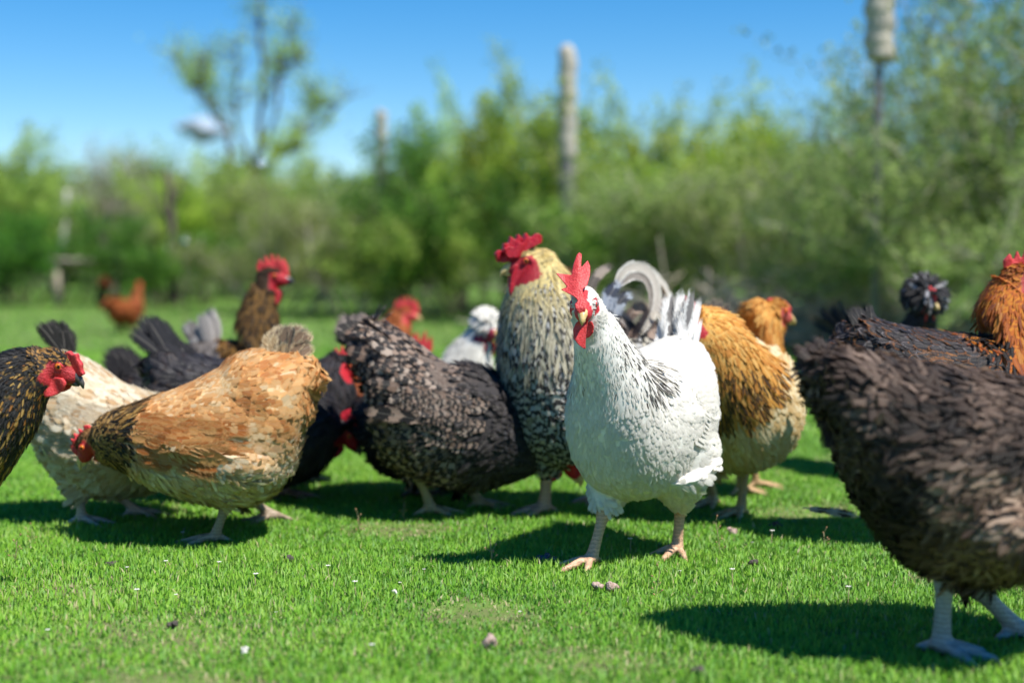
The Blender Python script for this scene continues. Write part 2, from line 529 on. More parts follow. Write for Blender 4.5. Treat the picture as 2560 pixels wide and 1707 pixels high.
def comb_outline(k=1.0, h=1.0, spikes=5, lean=-0.15):
    """single comb: serrated blade over the skull, in head units (metres)"""
    top = []
    x0, x1 = 0.030, -0.024
    for i in range(spikes):
        u = (i + 0.5) / spikes
        hh = h * (0.012 + 0.020 * math.sin(math.pi * (0.2 + 0.7 * u)))
        xc = x0 + (x1 - x0) * u + lean * hh
        hw = (x0 - x1) / spikes * 0.5
        bx = x0 + (x1 - x0) * u
        zb = 0.012 + 0.004 * math.sin(math.pi * u)
        top.append((bx + hw, zb + 0.40 * hh))
        top.append((xc + hw * 0.28, zb + 0.92 * hh))
        top.append((xc - hw * 0.15, zb + hh))
    top.append((x1 - 0.004, 0.014 + 0.3 * 0.02 * h))
    top += [(x1, 0.008), (-0.01, 0.009), (0.01, 0.008), (0.026, 0.000), (0.034, -0.002)]
    return [(a * k, b * k) for a, b in top]


def wattle_outline(k=1.0, l=1.0, w=1.0):
    pts = []
    for i in range(14):
        t = i / 14 * 2 * math.pi
        r = 1.0
        x = 0.013 + 0.0095 * w * math.sin(t) * (0.75 + 0.25 * math.cos(t + math.pi))
        z = -0.021 - 0.0125 * l - 0.0135 * l * math.cos(t)
        pts.append((x * k, z * k))
    return pts[::-1]


# ------------------------------------------------------------------ a bird
def nearest_seg(P, a, b):
    a = np.asarray(a, float); b = np.asarray(b, float)
    ab = b - a
    t = np.clip(((P - a) @ ab) / (ab @ ab), 0, 1)
    return np.linalg.norm(P - (a + t[:, None] * ab), axis=1), t


def make_bird(name, label, spec):
    """spec: O (ground point), yaw, rings in local metres [(topx,topz,botx,botz,w,y)], head, legs, style"""
    g = spec.get
    O = np.array([spec['O'][0], spec['O'][1], 0.0]); yaw = spec['yaw']
    Fv = np.array([math.cos(yaw), math.sin(yaw), 0]); Sv = np.array([-math.sin(yaw), math.cos(yaw), 0])
    root = empty(name, tuple(O), yaw)
    tag(root, label, g('cat', 'hen'), 'chickens in the flock on the grass')
    lod = g('lod', 1.0)
    voxel = g('voxel', 0.0036)

    rings = np.array(spec['rings'], float)
    nR = 48
    RR = catmull(rings, nR)
    cen = np.stack([(RR[:, 0] + RR[:, 2]) / 2, RR[:, 5], (RR[:, 1] + RR[:, 3]) / 2], 1)
    up = np.stack([(RR[:, 0] - RR[:, 2]) / 2, np.zeros(nR), (RR[:, 1] - RR[:, 3]) / 2], 1)
    th = np.arange(28) * 2 * math.pi / 28
    lat = np.array([0, 1, 0.0])
    cosr = np.sign(np.cos(th)) * np.abs(np.cos(th)) ** 0.95
    sinr = np.sign(np.sin(th)) * np.abs(np.sin(th)) ** 0.9
    R = cen[:, None] + cosr[None, :, None] * up[:, None] + (sinr[None, :] * np.maximum(RR[:, 4], 0.004)[:, None])[..., None] * lat
    mb = MB()
    mb.rings(R)
    for bb_ in g('bulge', []):
        bx, bz, rx, rz_, ry = bb_[:5]
        mb.ellipsoid((bx, bb_[5] if len(bb_) > 5 else 0, bz), [(rx, 0, 0), (0, ry, 0), (0, 0, rz_)], 14, 24)
    wgb = g('wing')
    if wgb:
        a0 = np.array(wgb['shoulder']); a1 = np.array(wgb['tip']); ax_ = a1 - a0; ll = np.linalg.norm(ax_); ax_ = ax_ / ll
        pr_ = np.array([ax_[1], -ax_[0]]); pr_ = -pr_ if pr_[1] > 0 else pr_
        ct = a0 + ax_ * ll * .47 + pr_ * wgb['h'] * .48
        ic_ = ((cen[:, [0, 2]] - ct) ** 2).sum(1).argmin()
        wy = RR[ic_, 4] * 0.99 + wgb.get('out', .006)
        mb.ellipsoid((ct[0], 0, ct[1]), [(ax_[0] * ll * .52, 0, ax_[1] * ll * .52), (0, wy, 0), (pr_[0] * wgb['h'] * .52, 0, pr_[1] * wgb['h'] * .52)], 16, 28)
    # rounded ends
    mb.ellipsoid(cen[0], [(-0.02, 0, 0.0), up[0] * 0.92, lat * RR[0, 4] * 0.92])

    # head
    h = spec['head']                                   # dict c, f, k
    hc = np.array(h['c'], float); hf = np.array(h['f'], float); hf /= np.linalg.norm(hf)
    tilt = h.get('roll', 0.0)
    hu = np.array(h.get('u', (0, 0, 1)), float); hu = hu - hf * hu.dot(hf); hu /= np.linalg.norm(hu)
    hs = np.cross(hu, hf)
    hk = h.get('k', 1.0)
    HM = np.eye(4); HM[:3, 0] = hf; HM[:3, 1] = hs; HM[:3, 2] = hu; HM[:3, 3] = hc
    mb.ellipsoid(hc, [hf * 0.0245 * hk, hs * 0.0165 * hk, hu * 0.019 * hk])
    mb.ellipsoid(hc + hf * 0.017 * hk - hu * 0.004 * hk, [hf * 0.017 * hk, hs * 0.0115 * hk, hu * 0.0125 * hk])
    mb.ellipsoid(hc - hf * 0.006 * hk - hu * 0.008 * hk, [hf * 0.018 * hk, hs * 0.0165 * hk, hu * 0.017 * hk])
    mb.tube([cen[-3], hc - hf * 0.006 * hk], [max(RR[-3, 4] * 0.9, 0.012), 0.017 * hk], 14)
    # legs
    legs = []
    for lg in spec['legs']:
        hip, hock, foot = (np.array(x, float) for x in (lg['hip'], lg['hock'], lg['foot']))
        sr = lg.get('r', 0.0078) * 1.02
        tr = lg.get('tr', 0.046)
        tt = np.linspace(0, 1, 7)[:, None]
        mb.tube(hip + (hock - hip) * tt, tr + (sr * 2.0 - tr) * (tt[:, 0] ** 1.3), 14)
        fk = foot + np.array([0, 0, 0.012])
        sh = np.array([hock + (fk - hock) * t for t in np.linspace(-0.04, 1, 8)])
        mb.tube(sh, [sr * 1.45, sr * 1.25, sr, sr * 0.95, sr * 0.95, sr, sr * 1.1, sr * 1.35], 12)
        fa = lg.get('ang', 0.0)                       # foot heading relative to bird
        for da, ll, rr in ((0, 0.060, 1.0), (0.62, 0.050, .92), (-0.62, 0.050, .92), (math.pi + lg.get('hind', 0.25), 0.030, .85)):
            if lg.get('curl') and da == 0: ll *= 0.9
            ll *= lg.get('toe', 1.0)
            a = fa + da
            dd = np.array([math.cos(a), math.sin(a), 0])
            base = foot + np.array([0, 0, 0.010])
            pts = [base, base + dd * ll * .3 + np.array([0, 0, .004]), base + dd * ll * .6 + np.array([0, 0, -.001]), base + dd * ll * .85 + np.array([0, 0, -.004]), base + dd * ll * 1.0 + np.array([0, 0, -.005]), base + dd * ll * 1.18 + np.array([0, 0, -.011])]
            mb.tube(pts, np.array([.0074, .0056, .0060, .0050, .0040, .0016]) * rr * sr / .0078, 10)
        legs.append((hip, hock, foot, tr, sr))
    raw = mb.mesh('body')
    me = remeshed(raw, voxel, g('smooth', 3))
    me.calc_loop_triangles()
    nv = len(me.vertices)
    X = np.empty(nv * 3, np.float32); me.vertices.foreach_get('co', X); X = X.reshape(-1, 3).astype(float)
    VN = np.empty(nv * 3, np.float32); me.vertices.foreach_get('normal', VN); VN = VN.reshape(-1, 3).astype(float)
    T = np.empty(len(me.loop_triangles) * 3, np.int32); me.loop_triangles.foreach_get('vertices', T); T = T.reshape(-1, 3)

    def classify(P):
        """0 torso 1 neck 2 head feathers 3 thigh 5 shank/foot 6 face"""
        D2 = ((P[:, None, :] - cen[None]) ** 2).sum(2)
        ic = D2.argmin(1)
        s = ic / (nR - 1.0)
        reg = np.zeros(len(P), int)
        reg[s > g('neck_s', 0.66)] = 1
        H = (P - hc) @ np.stack([hf, hs, hu], 1) / hk
        dh = np.linalg.norm(H, axis=1)
        reg[(dh < 0.031)] = 2
        face = (dh < 0.045) & (H[:, 0] > g('face_x', -0.002)) & (H[:, 2] < g('face_z', 0.010)) & (H[:, 2] > -0.021 - 0.2 * H[:, 0])
        if g('face_eye'):
            de = np.linalg.norm(np.stack([H[:, 0] - .0085, np.abs(H[:, 1]) - .0128, (H[:, 2] - .001) * .8], 1), axis=1)
            face = (de < 0.0095) | ((H[:, 0] > .019) & (dh < .045) & (H[:, 2] > -.018)) | ((np.abs(H[:, 1]) < .005) & (H[:, 2] > 0) & (H[:, 0] > .002) & (dh < .045))
        reg[face] = 6
        for hip, hock, foot, tr, sr in legs:
            d1, t1 = nearest_seg(P, hip, hock)
            m = (d1 < (tr + (sr * 2 - tr) * t1 ** 1.3) * 1.12) & (np.abs(P[:, 1]) > 0) & (P[:, 2] < hip[2])
            reg[m & (t1 > g('thigh_t', 0.2)) & (reg == 0)] = 3
            d2, t2 = nearest_seg(P, hock, foot)
            lo = (P[:, 2] < 0.033) | ((d2 < sr * 1.9) & (P[:, 2] < hock[2] + 0.004))
            reg[lo] = 5
        return reg, s, H, ic

    reg, s, H, ic = classify(X)
    st = spec['style']
    ca, cb, pt = st(X, reg, s, VN)
    col = ca.copy()
    mixb = np.clip(pt.max(1), 0, 1)[:, None] * 0.35
    col = (col * (1 - mixb) + cb * mixb) * 0.9
    col[reg == 6] = g('face', (0.5, 0.02, 0.03))
    col[reg == 5] = g('shank', (0.5, 0.32, 0.16))
    attr(me, 'skin', 'FLOAT_COLOR', np.hstack([col, np.ones((nv, 1))]))
    pv = np.empty(len(me.polygons) * 4, np.int32)
    # material slots per polygon from first vertex
    fv = np.empty(len(me.polygons), np.int32); me.polygons.foreach_get('loop_start', fv)
    lv = np.empty(len(me.loops), np.int32); me.loops.foreach_get('vertex_index', lv)
    r0 = reg[lv[fv]]
    me.polygons.foreach_set('material_index', np.where(r0 == 6, 1, np.where(r0 == 5, 2, 0)).astype(np.int32))
    body = link('body', me, [M_DOWN, M_FACE, M_SHANK], root)

    # ---- plumage
    A, B_, C_ = X[T[:, 0]], X[T[:, 1]], X[T[:, 2]]
    cr = np.cross(B_ - A, C_ - A); area = np.linalg.norm(cr, axis=1) / 2
    tot = area.sum()
    M = int(tot * g('cand', 160000) / lod ** 2)
    ti = RNG.choice(len(T), M, p=area / tot)
    w = RNG.dirichlet((1, 1, 1), M)
    P = (X[T[ti]] * w[..., None]).sum(1)
    Nn = (VN[T[ti]] * w[..., None]).sum(1); Nn /= np.linalg.norm(Nn, axis=1)[:, None]
    reg, s, H, ic = classify(P)
    belly = (reg == 0) & ((Nn[:, 2] < -0.25) | (s < 0.12) & (Nn[:, 2] < 0.2))
    # sizes per region: L, W, coverage, lift, curl, pointy
    fs = g('fs', 1.0) * lod
    sizes = {'back': (0.029, 0.016, 6.5, 0.11, 0.07, 0.1), 'neck': (0.034, 0.0095, 7.0, 0.14, 0.09, 0.75), 'head': (0.0085, 0.0042, 7.0, 0.18, 0.1, 0.4),
             'fluff': (0.028, 0.011, 7.0, 0.16, 0.10, 0.3)}
    sizes.update(g('sizes', {}))
    parts = []
    tang = -np.gradient(cen, axis=0); tang /= np.linalg.norm(tang, axis=1)[:, None]
    for key, m in (('back', (reg == 0) & ~belly), ('neck', reg == 1), ('head', reg == 2), ('fluff', (reg == 3) | belly)):
        idx = np.nonzero(m)[0]
        if not len(idx): continue
        L0, W0, cov, lf, cu, pn = sizes[key]
        if key != 'head': L0, W0 = L0 * fs, W0 * fs
        else: L0, W0 = L0 * hk * lod, W0 * hk * lod
        ar = tot * len(idx) / M
        want = int(cov * ar / (L0 * W0))
        if want < len(idx): idx = RNG.choice(idx, want, replace=False)
        elif want > len(idx) * 1.6:
            idx = idx
        p, nn, ss, ii, rg = P[idx], Nn[idx], s[idx], ic[idx], reg[idx]
        D = tang[ii].copy()
        if key == 'fluff':
            D = D * 0.6 + np.array([-0.15, 0, -0.55])
        if key == 'back':
            D = D + np.array([0, 0, -0.22]) + np.stack([np.zeros(len(idx)), np.zeros(len(idx)), -0.3 * np.abs(nn[:, 1])], 1)
        if key == 'head':
            D = -hf[None] * np.ones((len(idx), 1)) + np.array([0, 0, -0.45])
        D = D + RNG.normal(0, g('jit', 0.16) * (2.0 if key == 'fluff' else 1), D.shape)
        n = len(idx)
        sz = 1 + 0.22 * RNG.standard_normal(n).clip(-2, 2)
        # feathers grow shorter towards the head along the neck and near the breast
        if key == 'neck':
            sz = sz * np.where(nn[:, 0] > 0.35, g('front_neck', 0.85), 1.0) * np.clip(1.25 - (ss - g('neck_s', 0.66)) / (1 - g('neck_s', 0.66)) * 0.85, 0.4, 1.3)
        if key == 'back':
            sz = sz * np.clip(1.25 - 0.6 * ss, 0.75, 1.25)
        a, b, pt = st(p, rg, ss, nn)
        lift = lf * (0.6 + 0.8 * RNG.random(n)) * g('lift', 1.0)
        parts.append(build_feathers('plumage', p, nn, D, L0 * sz, W0 * sz * (0.85 + 0.3 * RNG.random(n)), lift, np.full(n, cu), a, b, pt, np.full(n, g('gloss', 0.2)), root,
                                    nl=g('nl', 4), nw=g('nw', 2), pointy=pn, ragged=g('ragged', 0.14)))
    feather_object('plumage', parts, root)

    # ---- wings
    bvh = BVHTree.FromPolygons([Vector(x) for x in X], [tuple(int(q) for q in t) for t in T])
    wg = g('wing')
    if wg:
        (sx, sz_), (tx, tz_), hh = wg['shoulder'], wg['tip'], wg['h']
        for side in (1, -1):
            wp = []
            ax = np.array([tx - sx, tz_ - sz_]); Lw = np.linalg.norm(ax); ax /= Lw
            pr = np.array([ax[1], -ax[0]])
            if pr[1] > 0: pr = -pr                      # downwards
            rows = [(0.0, 0.60, 0.030, 0.020, 9), (0.16, 0.72, 0.036, 0.024, 9), (0.34, 0.85, 0.045, 0.026, 9)]
            items = []
            nn_ = int(60 / lod)
            for q in range(int(nn_ * 3 * wg.get('cov', 1))):                    # small coverts, scale-like
                a = random.random() ** 0.9; b = random.random()
                x, z = np.array([sx, sz_]) + ax * a * Lw * 0.68 + pr * hh * (b * (0.55 + 0.45 * math.sin(math.pi * min(1, a + .3))))
                items.append((x, z, 0.028 * random.uniform(.8, 1.2), 0.017, 0.16, 0))
            for q in range(12):                         # greater coverts
                b = q / 11
                x, z = np.array([sx, sz_]) + ax * Lw * (0.40 + 0.12 * math.sin(math.pi * b)) + pr * hh * (0.06 + 0.86 * b)
                items.append((x, z, Lw * 0.34, 0.032, 0.07, 1))
            for q in range(11):                         # secondaries / primaries
                b = q / 10
                x, z = np.array([sx, sz_]) + ax * Lw * (0.46 + 0.10 * math.sin(math.pi * b)) + pr * hh * (0.10 + 0.78 * b)
                items.append((x, z, Lw * (0.55 - 0.12 * b), 0.034, 0.05, 2))
            off = wg.get('off', 0.004)
            for (x, z, L0, W0, lf, lev) in items:
                def hit(xx, zz):
                    r = bvh.ray_cast(Vector((xx, side * 0.4, zz)), Vector((0, -side, 0)))
                    return r
                r = hit(x, z)
                if r[0] is None: continue
                p = np.array(r[0]); nrm = np.array(r[1])
                if nrm[1] * side < 0: nrm = -nrm
                nrm = nrm * 0.6 + np.array([0, side, 0.15]); nrm /= np.linalg.norm(nrm)
                D2 = ax + np.array([0, (z - sz_) * 0.4]) + np.random.normal(0, .04, 2) * 0 + np.array([RNG.normal(0, .05), RNG.normal(0, .05)])
                D2 /= np.linalg.norm(D2)
                D3 = np.array([D2[0], 0, D2[1]])
                ca_, cb_, pt_ = st(p[None], np.array([7]), np.array([0.4]), nrm[None])
                lift = (off + 0.004 * (lev == 0)) 
                base = p + nrm * (off * (.4 + .6 * lev / 2) - 0.001 * lev + 0.001)
                # tip lies on the body too
                r2 = hit(x + D3[0] * L0 * .9, z + D3[2] * L0 * .9)
                if r2[0] is not None:
                    tipv = np.array(r2[0]) + np.array([0, side, 0]) * (off + 0.003 * RNG.random())
                    D3 = tipv - base
                wp.append(long_feather(base, D3, np.cross(D3 / np.linalg.norm(D3), nrm), L0, W0 * fs / lod, -nrm * 0.05 + RNG.normal(0, .02, 3), ca_[0], cb_[0], pt_[0], g('gloss', 0.2) + 0.1, nl=7, nw=4, cup=0.10, pointy=0.15, bn=nrm))
            if wp: feather_object('wing', wp, root)

    # ---- tail
    tp = []
    for t in g('tail', []):
        tp.append(long_feather(**t))
    if tp: feather_object('tail', tp, root)

    # ---- head parts
    hm = HM.copy(); hm[:3, :3] *= 1.0
    mred = g('red', M_RED)
    if h.get('comb') is not None:
        co = h['comb']
        amp = h.get('comb_wave', 0.002)
        ph = random.random() * 6

        def bend(Xc):
            Xc = Xc.copy()
            zz = np.clip(Xc[:, 2] - 0.012 * hk, 0, 1)
            Xc[:, 1] *= 1.0 - 0.5 * np.clip(zz / 0.04, 0, 1)
            Xc[:, 1] += amp * np.sin(Xc[:, 0] * 180 + ph) * np.clip(zz / 0.01, 0, 1) + h.get('comb_lean', 0) * zz
            return Xc
        slab('comb', co, h.get('comb_t', 0.007) * hk, HM, mred, root, g('cv', 0.0016), bend)
    if h.get('wattle') is not None:
        for side in (1, -1):
            wo = h['wattle']

            def bendw(Xc, side=side):
                Xc = Xc.copy()
                zz = np.clip(-(Xc[:, 2] + 0.012 * hk), 0, 1)
                Xc[:, 1] = Xc[:, 1] * 0.8 + side * (0.0085 * hk + 0.10 * zz) + 0.0015 * np.sin(Xc[:, 0] * 260 + side)
                return Xc
            slab('wattle', wo, 0.0055 * hk, HM, mred, root, g('cv', 0.0016), bendw)
    for side in (1, -1):
        eb = MB()
        c = hc + hk * (-0.008 * hf + side * 0.0152 * hs - 0.006 * hu)
        if h.get('lobe', True):
            eb.ellipsoid(c - hu * 0.006 * hk, [hu * 0.0085 * hk, hf * 0.0052 * hk, hs * 0.0038 * hk], 8, 12)
            link('earlobe', eb.mesh('earlobe'), h.get('lobe_mat', mred), root)
        ec = hc + hk * (0.0085 * hf + side * 0.0128 * hs + 0.0035 * hu)
        ey = MB(); er = 0.0048 * hk
        ax = hs * side
        ey.ellipsoid(ec, [ax * er, hf * er, hu * er], 12, 18)
        em = ey.mesh('eye')
        eyeo = link('eye', em, [h.get('iris', M_IRIS), M_PUPIL], root)
        cc = np.array([np.array(p.center) for p in em.polygons])
        dd = (cc - ec) @ (ax * 0.93 + hf * 0.3) / er
        em.polygons.foreach_set('material_index', (dd > 0.86).astype(np.int32)); em.update()
        # lid ring
        lid = MB()
        th = np.linspace(0, 2 * math.pi, 15)
        ctr = ec + ax * er * 0.42
        pts = [ctr + (math.cos(a) * hf + math.sin(a) * hu * h.get('lid', 0.85)) * er * 1.02 for a in th]
        lid.tube(pts, [er * 0.24] * 15, 6)
        link('eyelid', lid.mesh('eyelid'), mred, root)
    # beak
    bk = MB()
    b0 = hc + hk * (0.027 * hf - 0.004 * hu)
    def bp(x, z): return b0 + hk * (x * hf + z * hu)
    up_p = [bp(-0.008, 0.003), bp(0.0, 0.0028), bp(0.007, 0.001), bp(0.013, -0.0025), bp(0.0165, -0.0068)]
    bk.tube(up_p, np.array([.0078, .0068, .0052, .0032, .0008]) * hk, 12)
    lo_p = [bp(-0.008, -0.005), bp(0, -0.0052), bp(0.006, -0.0056), bp(0.0105, -0.0058)]
    bk.tube(lo_p, np.array([.0052, .0045, .0032, .001]) * hk, 10)
    nost = []
    beak = link('beak', bk.mesh('beak'), g('beak', M_BEAK_YEL), root)
    # crest
    for c in g('extra', []):
        c(root, HM, hk, st)
    return root


# ---- local coordinates from photo pixels: the bird's own mid plane
class Frame:
    def __init__(s, gx, gy, yaw_deg):
        s.O = on_ground(gx, gy); s.yaw = rad(yaw_deg)
        s.F = np.array([math.cos(s.yaw), math.sin(s.yaw), 0]); s.S = np.array([-math.sin(s.yaw), math.cos(s.yaw), 0])

    def p(s, px, py, off=0.0):
        r = ray(px, py); o = s.O + s.S * off
        t = ((o - CAM) @ s.S) / (r @ s.S)
        P = CAM + r * t
        return (P - s.O) @ s.F, P[2]

    def rings(s, L):
        out = []
        for a in L:
            tx, ty, bx, by, w = a[:5]
            x0, z0 = s.p(tx, ty); x1, z1 = s.p(bx, by)
            out.append((x0, z0, x1, z1, w, a[5] if len(a) > 5 else 0.0))
        return out

    def foot(s, px, py):
        P = on_ground(px, py)
        return ((P - s.O) @ s.F, (P - s.O) @ s.S, 0.0)

    def leg(s, hock, foot, hipdx=0.0, hipz=None, hy=None, **k):
        f = s.foot(*foot)
        hx, hz = s.p(hock[0], hock[1], f[1])
        y = f[1]
        d = dict(hip=(hx + hipdx, np.sign(y) * (hy or min(abs(y), 0.05)), (hipz or hz + 0.085)), hock=(hx, y, hz), foot=f)
        d.update(k)
        return d

    def head(s, px, py, fx, fy, y=0.0, turn=0.0, **k):
        x, z = s.p(px, py)
        x1, z1 = s.p(fx, fy)
        f = np.array([x1 - x, 0, z1 - z]); f /= np.linalg.norm(f)
        f = np.array([f[0] * math.cos(turn), math.sin(turn) * abs(f[0] + 1e-6), f[2]])
        d = dict(c=(x, y, z), f=f)
        d.update(k)
        return d


def fan_tail(base, n, ang0, ang1, L, Wd, spread, ca, cb=None, pat=(0, 0, 0), gloss=0.4, bendz=-0.15, wb=0.012, layers=1, pointy=0.0, jit=0.04):
    """tail feathers: fans between two elevation angles (in the bird's mid plane) and to the sides"""
    out = []
    cb = ca if cb is None else cb
    for l in range(layers):
        for i in range(n):
            t = i / max(1, n - 1)
            e = rad(ang0 + (ang1 - ang0) * abs(2 * t - 1)) + random.gauss(0, jit)
            y = (2 * t - 1)
            d = np.array([-math.cos(e) * math.cos(y * spread), math.sin(y * spread) * 0.9, math.sin(e)])
            b = np.array(base, float) + np.array([-0.008 * l, y * wb, -0.006 * l])
            d = d / np.linalg.norm(d)
            side = np.cross(d, np.array([-0.3, y * 1.4 + 0.001, 1.0 - abs(y)])); side /= np.linalg.norm(side) + 1e-9
            # vertical tent-like tail: vanes mostly seen from the side
            side = side * 0.45 + np.cross(d, np.array([0, 1 if y >= 0 else -1, 0])) * 0.9
            out.append(dict(base=b, d=d, side=side, L=L * (1 - 0.22 * l) * (0.9 + 0.2 * random.random()), Wd=Wd, bend=np.array([0.05, 0, bendz]), ca=ca, cb=cb, pat=pat, gloss=gloss, pointy=pointy))
    return out


# ------------------------------------------------------------------ plumage styles (vectorised)
def cst(n, c): return np.tile(np.asarray(c, float), (n, 1))


def vary(n, c, amt=0.12):
    c = np.asarray(c, float)
    return np.clip(c[None] * (1 + RNG.normal(0, amt, (n, 1))), 0.002, 0.95)


def patchy(P, choices, p, scale=1.0, mix=0.35):
    """like pick, but neighbouring feathers mostly share a colour"""
    n = len(P)
    if n == 0: return np.zeros((0, 3))
    X = P * 62 * scale
    f_ = np.sin(X[:, 0] + 1.7 * np.sin(X[:, 2] * .7) + 2) + np.sin(X[:, 2] * 1.3 + 1.4 * np.sin(X[:, 0] * .8 + X[:, 1])) + .7 * np.sin(X[:, 0] * 2.1 - X[:, 2] * 1.7 + X[:, 1])
    f_ = f_ / 3.2 + RNG.normal(0, mix, n)
    q = np.clip((f_ + 1) / 2, 0, .9999)
    i = np.searchsorted(np.cumsum(p), q).clip(0, len(choices) - 1)
    c = np.asarray(choices, float)[i]
    return np.clip(c * (1 + RNG.normal(0, .08, (n, 1))), .002, .95)


def pick(n, choices, p):
    i = RNG.choice(len(choices), n, p=p)
    return np.asarray(choices, float)[i]


def st_white(P, reg, s, nn):
    n = len(P)
    a = vary(n, (0.82, 0.79, 0.72), 0.03); b = cst(n, (0.03, 0.025, 0.022)); pt = np.zeros((n, 3))
    nk = (reg == 1)
    side = -nn[:, 0] * 0.55 + np.where(nn[:, 1] > 0, 0.75 * nn[:, 1], -0.45 * nn[:, 1])                     # flecks lie on the nape and the sides of the hackle
    blot = 0.25 * np.sin(P[:, 2] * 310 + P[:, 1] * 90) * np.sin(P[:, 0] * 260 + P[:, 2] * 120)
    dens = np.clip(0.05 + 1.7 * (side - 0.26) + blot, 0.03, 0.78) * np.where(s > 0.94, 0.12, np.where(s > 0.88, 0.6, 1.0))
    m = nk & (RNG.random(n) < dens)
    pt[m, 2] = 1.0
    tr_ = (reg == 0) | (reg == 7)
    pt[tr_, 1] = 0.12; b[tr_] = (0.50, 0.49, 0.44)
    return a, b, pt


def st_tan(P, reg, s, nn):
    n = len(P)
    a = patchy(P, [(0.50, 0.20, 0.06), (0.60, 0.29, 0.10), (0.68, 0.40, 0.17), (0.76, 0.56, 0.32)], [.22, .28, .28, .22], 1.0)
    b = cst(n, (0.66, 0.42, 0.18)); pt = np.zeros((n, 3)); pt[:, 1] = 0.6
    low = np.clip((0.185 - P[:, 2]) / 0.05, 0, 1)[:, None]
    cream = patchy(P, [(0.64, 0.44, 0.22), (0.74, 0.58, 0.36), (0.82, 0.72, 0.54)], [.3, .3, .4])
    a = a * (1 - low) + cream * low
    th = reg == 3
    a[th] = pick(th.sum(), [(0.78, 0.64, 0.40), (0.84, 0.76, 0.57), (0.68, 0.48, 0.24)], [.4, .45, .15])
    w = reg == 7
    a[w] = pick(w.sum(), [(0.50, 0.20, 0.055), (0.42, 0.14, 0.03), (0.58, 0.30, 0.10)], [.4, .3, .3]); b[w] = (0.62, 0.38, 0.16)
    nk = (reg == 1)
    a[nk] = pick(nk.sum(), [(0.40, 0.22, 0.06), (0.55, 0.33, 0.10), (0.02, 0.016, 0.012)], [.35, .25, .4]); b[nk] = (0.02, 0.016, 0.014)
    pt[nk] = np.stack([np.zeros(nk.sum()), np.zeros(nk.sum()), 0.75 * (RNG.random(nk.sum()) < .6)], 1)
    hd = reg == 2
    a[hd] = vary(hd.sum(), (0.30, 0.14, 0.05), 0.3)
    return a, b, pt


def st_cream(P, reg, s, nn):
    n = len(P)
    a = pick(n, [(0.66, 0.56, 0.40), (0.72, 0.65, 0.50), (0.52, 0.34, 0.18), (0.6, 0.46, 0.28)], [.4, .3, .1, .2])
    b = cst(n, (0.45, 0.30, 0.18)); pt = np.zeros((n, 3)); pt[:, 0] = 0.25 * (RNG.random(n) < 0.3)
    return a, b, pt


def st_plain_white(P, reg, s, nn):
    n = len(P)
    return vary(n, (0.80, 0.77, 0.69), 0.04), cst(n, (0.6, 0.55, 0.45)), np.zeros((n, 3))


def st_blackgold(P, reg, s, nn):
    n = len(P)
    a = vary(n, (0.014, 0.013, 0.013), 0.3); b = pick(n, [(0.50, 0.26, 0.04), (0.58, 0.36, 0.10), (0.40, 0.15, 0.02)], [.5, .3, .2])
    pt = np.zeros((n, 3))
    m = RNG.random(n) < 0.30 * np.clip((nn[:, 2] < 0.55) + 0.1, 0, 1)
    pt[:, 2] = np.where(m, 0.9, 0)
    hd = reg == 2
    a[hd] = vary(hd.sum(), (0.02, 0.017, 0.015), 0.3); pt[hd] = 0
    m2 = hd & (RNG.random(n) < 0.35)
    a[m2] = (0.36, 0.19, 0.05)
    return a, b, pt


def st_darkgold(P, reg, s, nn):
    n = len(P)
    a = vary(n, (0.10, 0.085, 0.08), 0.3); b = cst(n, (0.26, 0.23, 0.21)); pt = np.zeros((n, 3)); pt[:, 0] = 0.6
    nk = (reg == 1)
    a[nk] = pick(nk.sum(), [(0.30, 0.15, 0.03), (0.18, 0.085, 0.02), (0.03, 0.02, 0.012)], [.35, .3, .35]); b[nk] = (0.02, 0.015, 0.01); pt[nk] = (0, 0, 0.6)
    hd = reg == 2
    a[hd] = vary(hd.sum(), (0.05, 0.028, 0.014), 0.3); pt[hd] = 0
    return a, b, pt


def st_black(P, reg, s, nn):
    n = len(P)
    a = vary(n, (0.022, 0.020, 0.024), 0.4); b = pick(n, [(0.10, 0.05, 0.03), (0.20, 0.09, 0.03), (0.05, 0.045, 0.05)], [.4, .2, .4])
    pt = np.zeros((n, 3)); pt[:, 1] = 0.5 * (RNG.random(n) < 0.4)
    return a, b, pt


def st_barred(P, reg, s, nn):
    n = len(P)
    a = vary(n, (0.025, 0.022, 0.022), 0.2)
    b = pick(n, [(0.33, 0.235, 0.18), (0.42, 0.33, 0.265), (0.22, 0.145, 0.105)], [.45, .3, .25])
    front = np.clip((s - 0.50) / 0.12, 0, 1)[:, None]
    b = b * (1 - front * 0.93) + np.array([0.035, 0.035, 0.042]) * front * 0.93
    pt = np.zeros((n, 3)); pt[:, 0] = 1.0
    nk = (reg == 1) | (reg == 2)
    b[nk] = (0.06, 0.06, 0.07)
    return a, b, pt


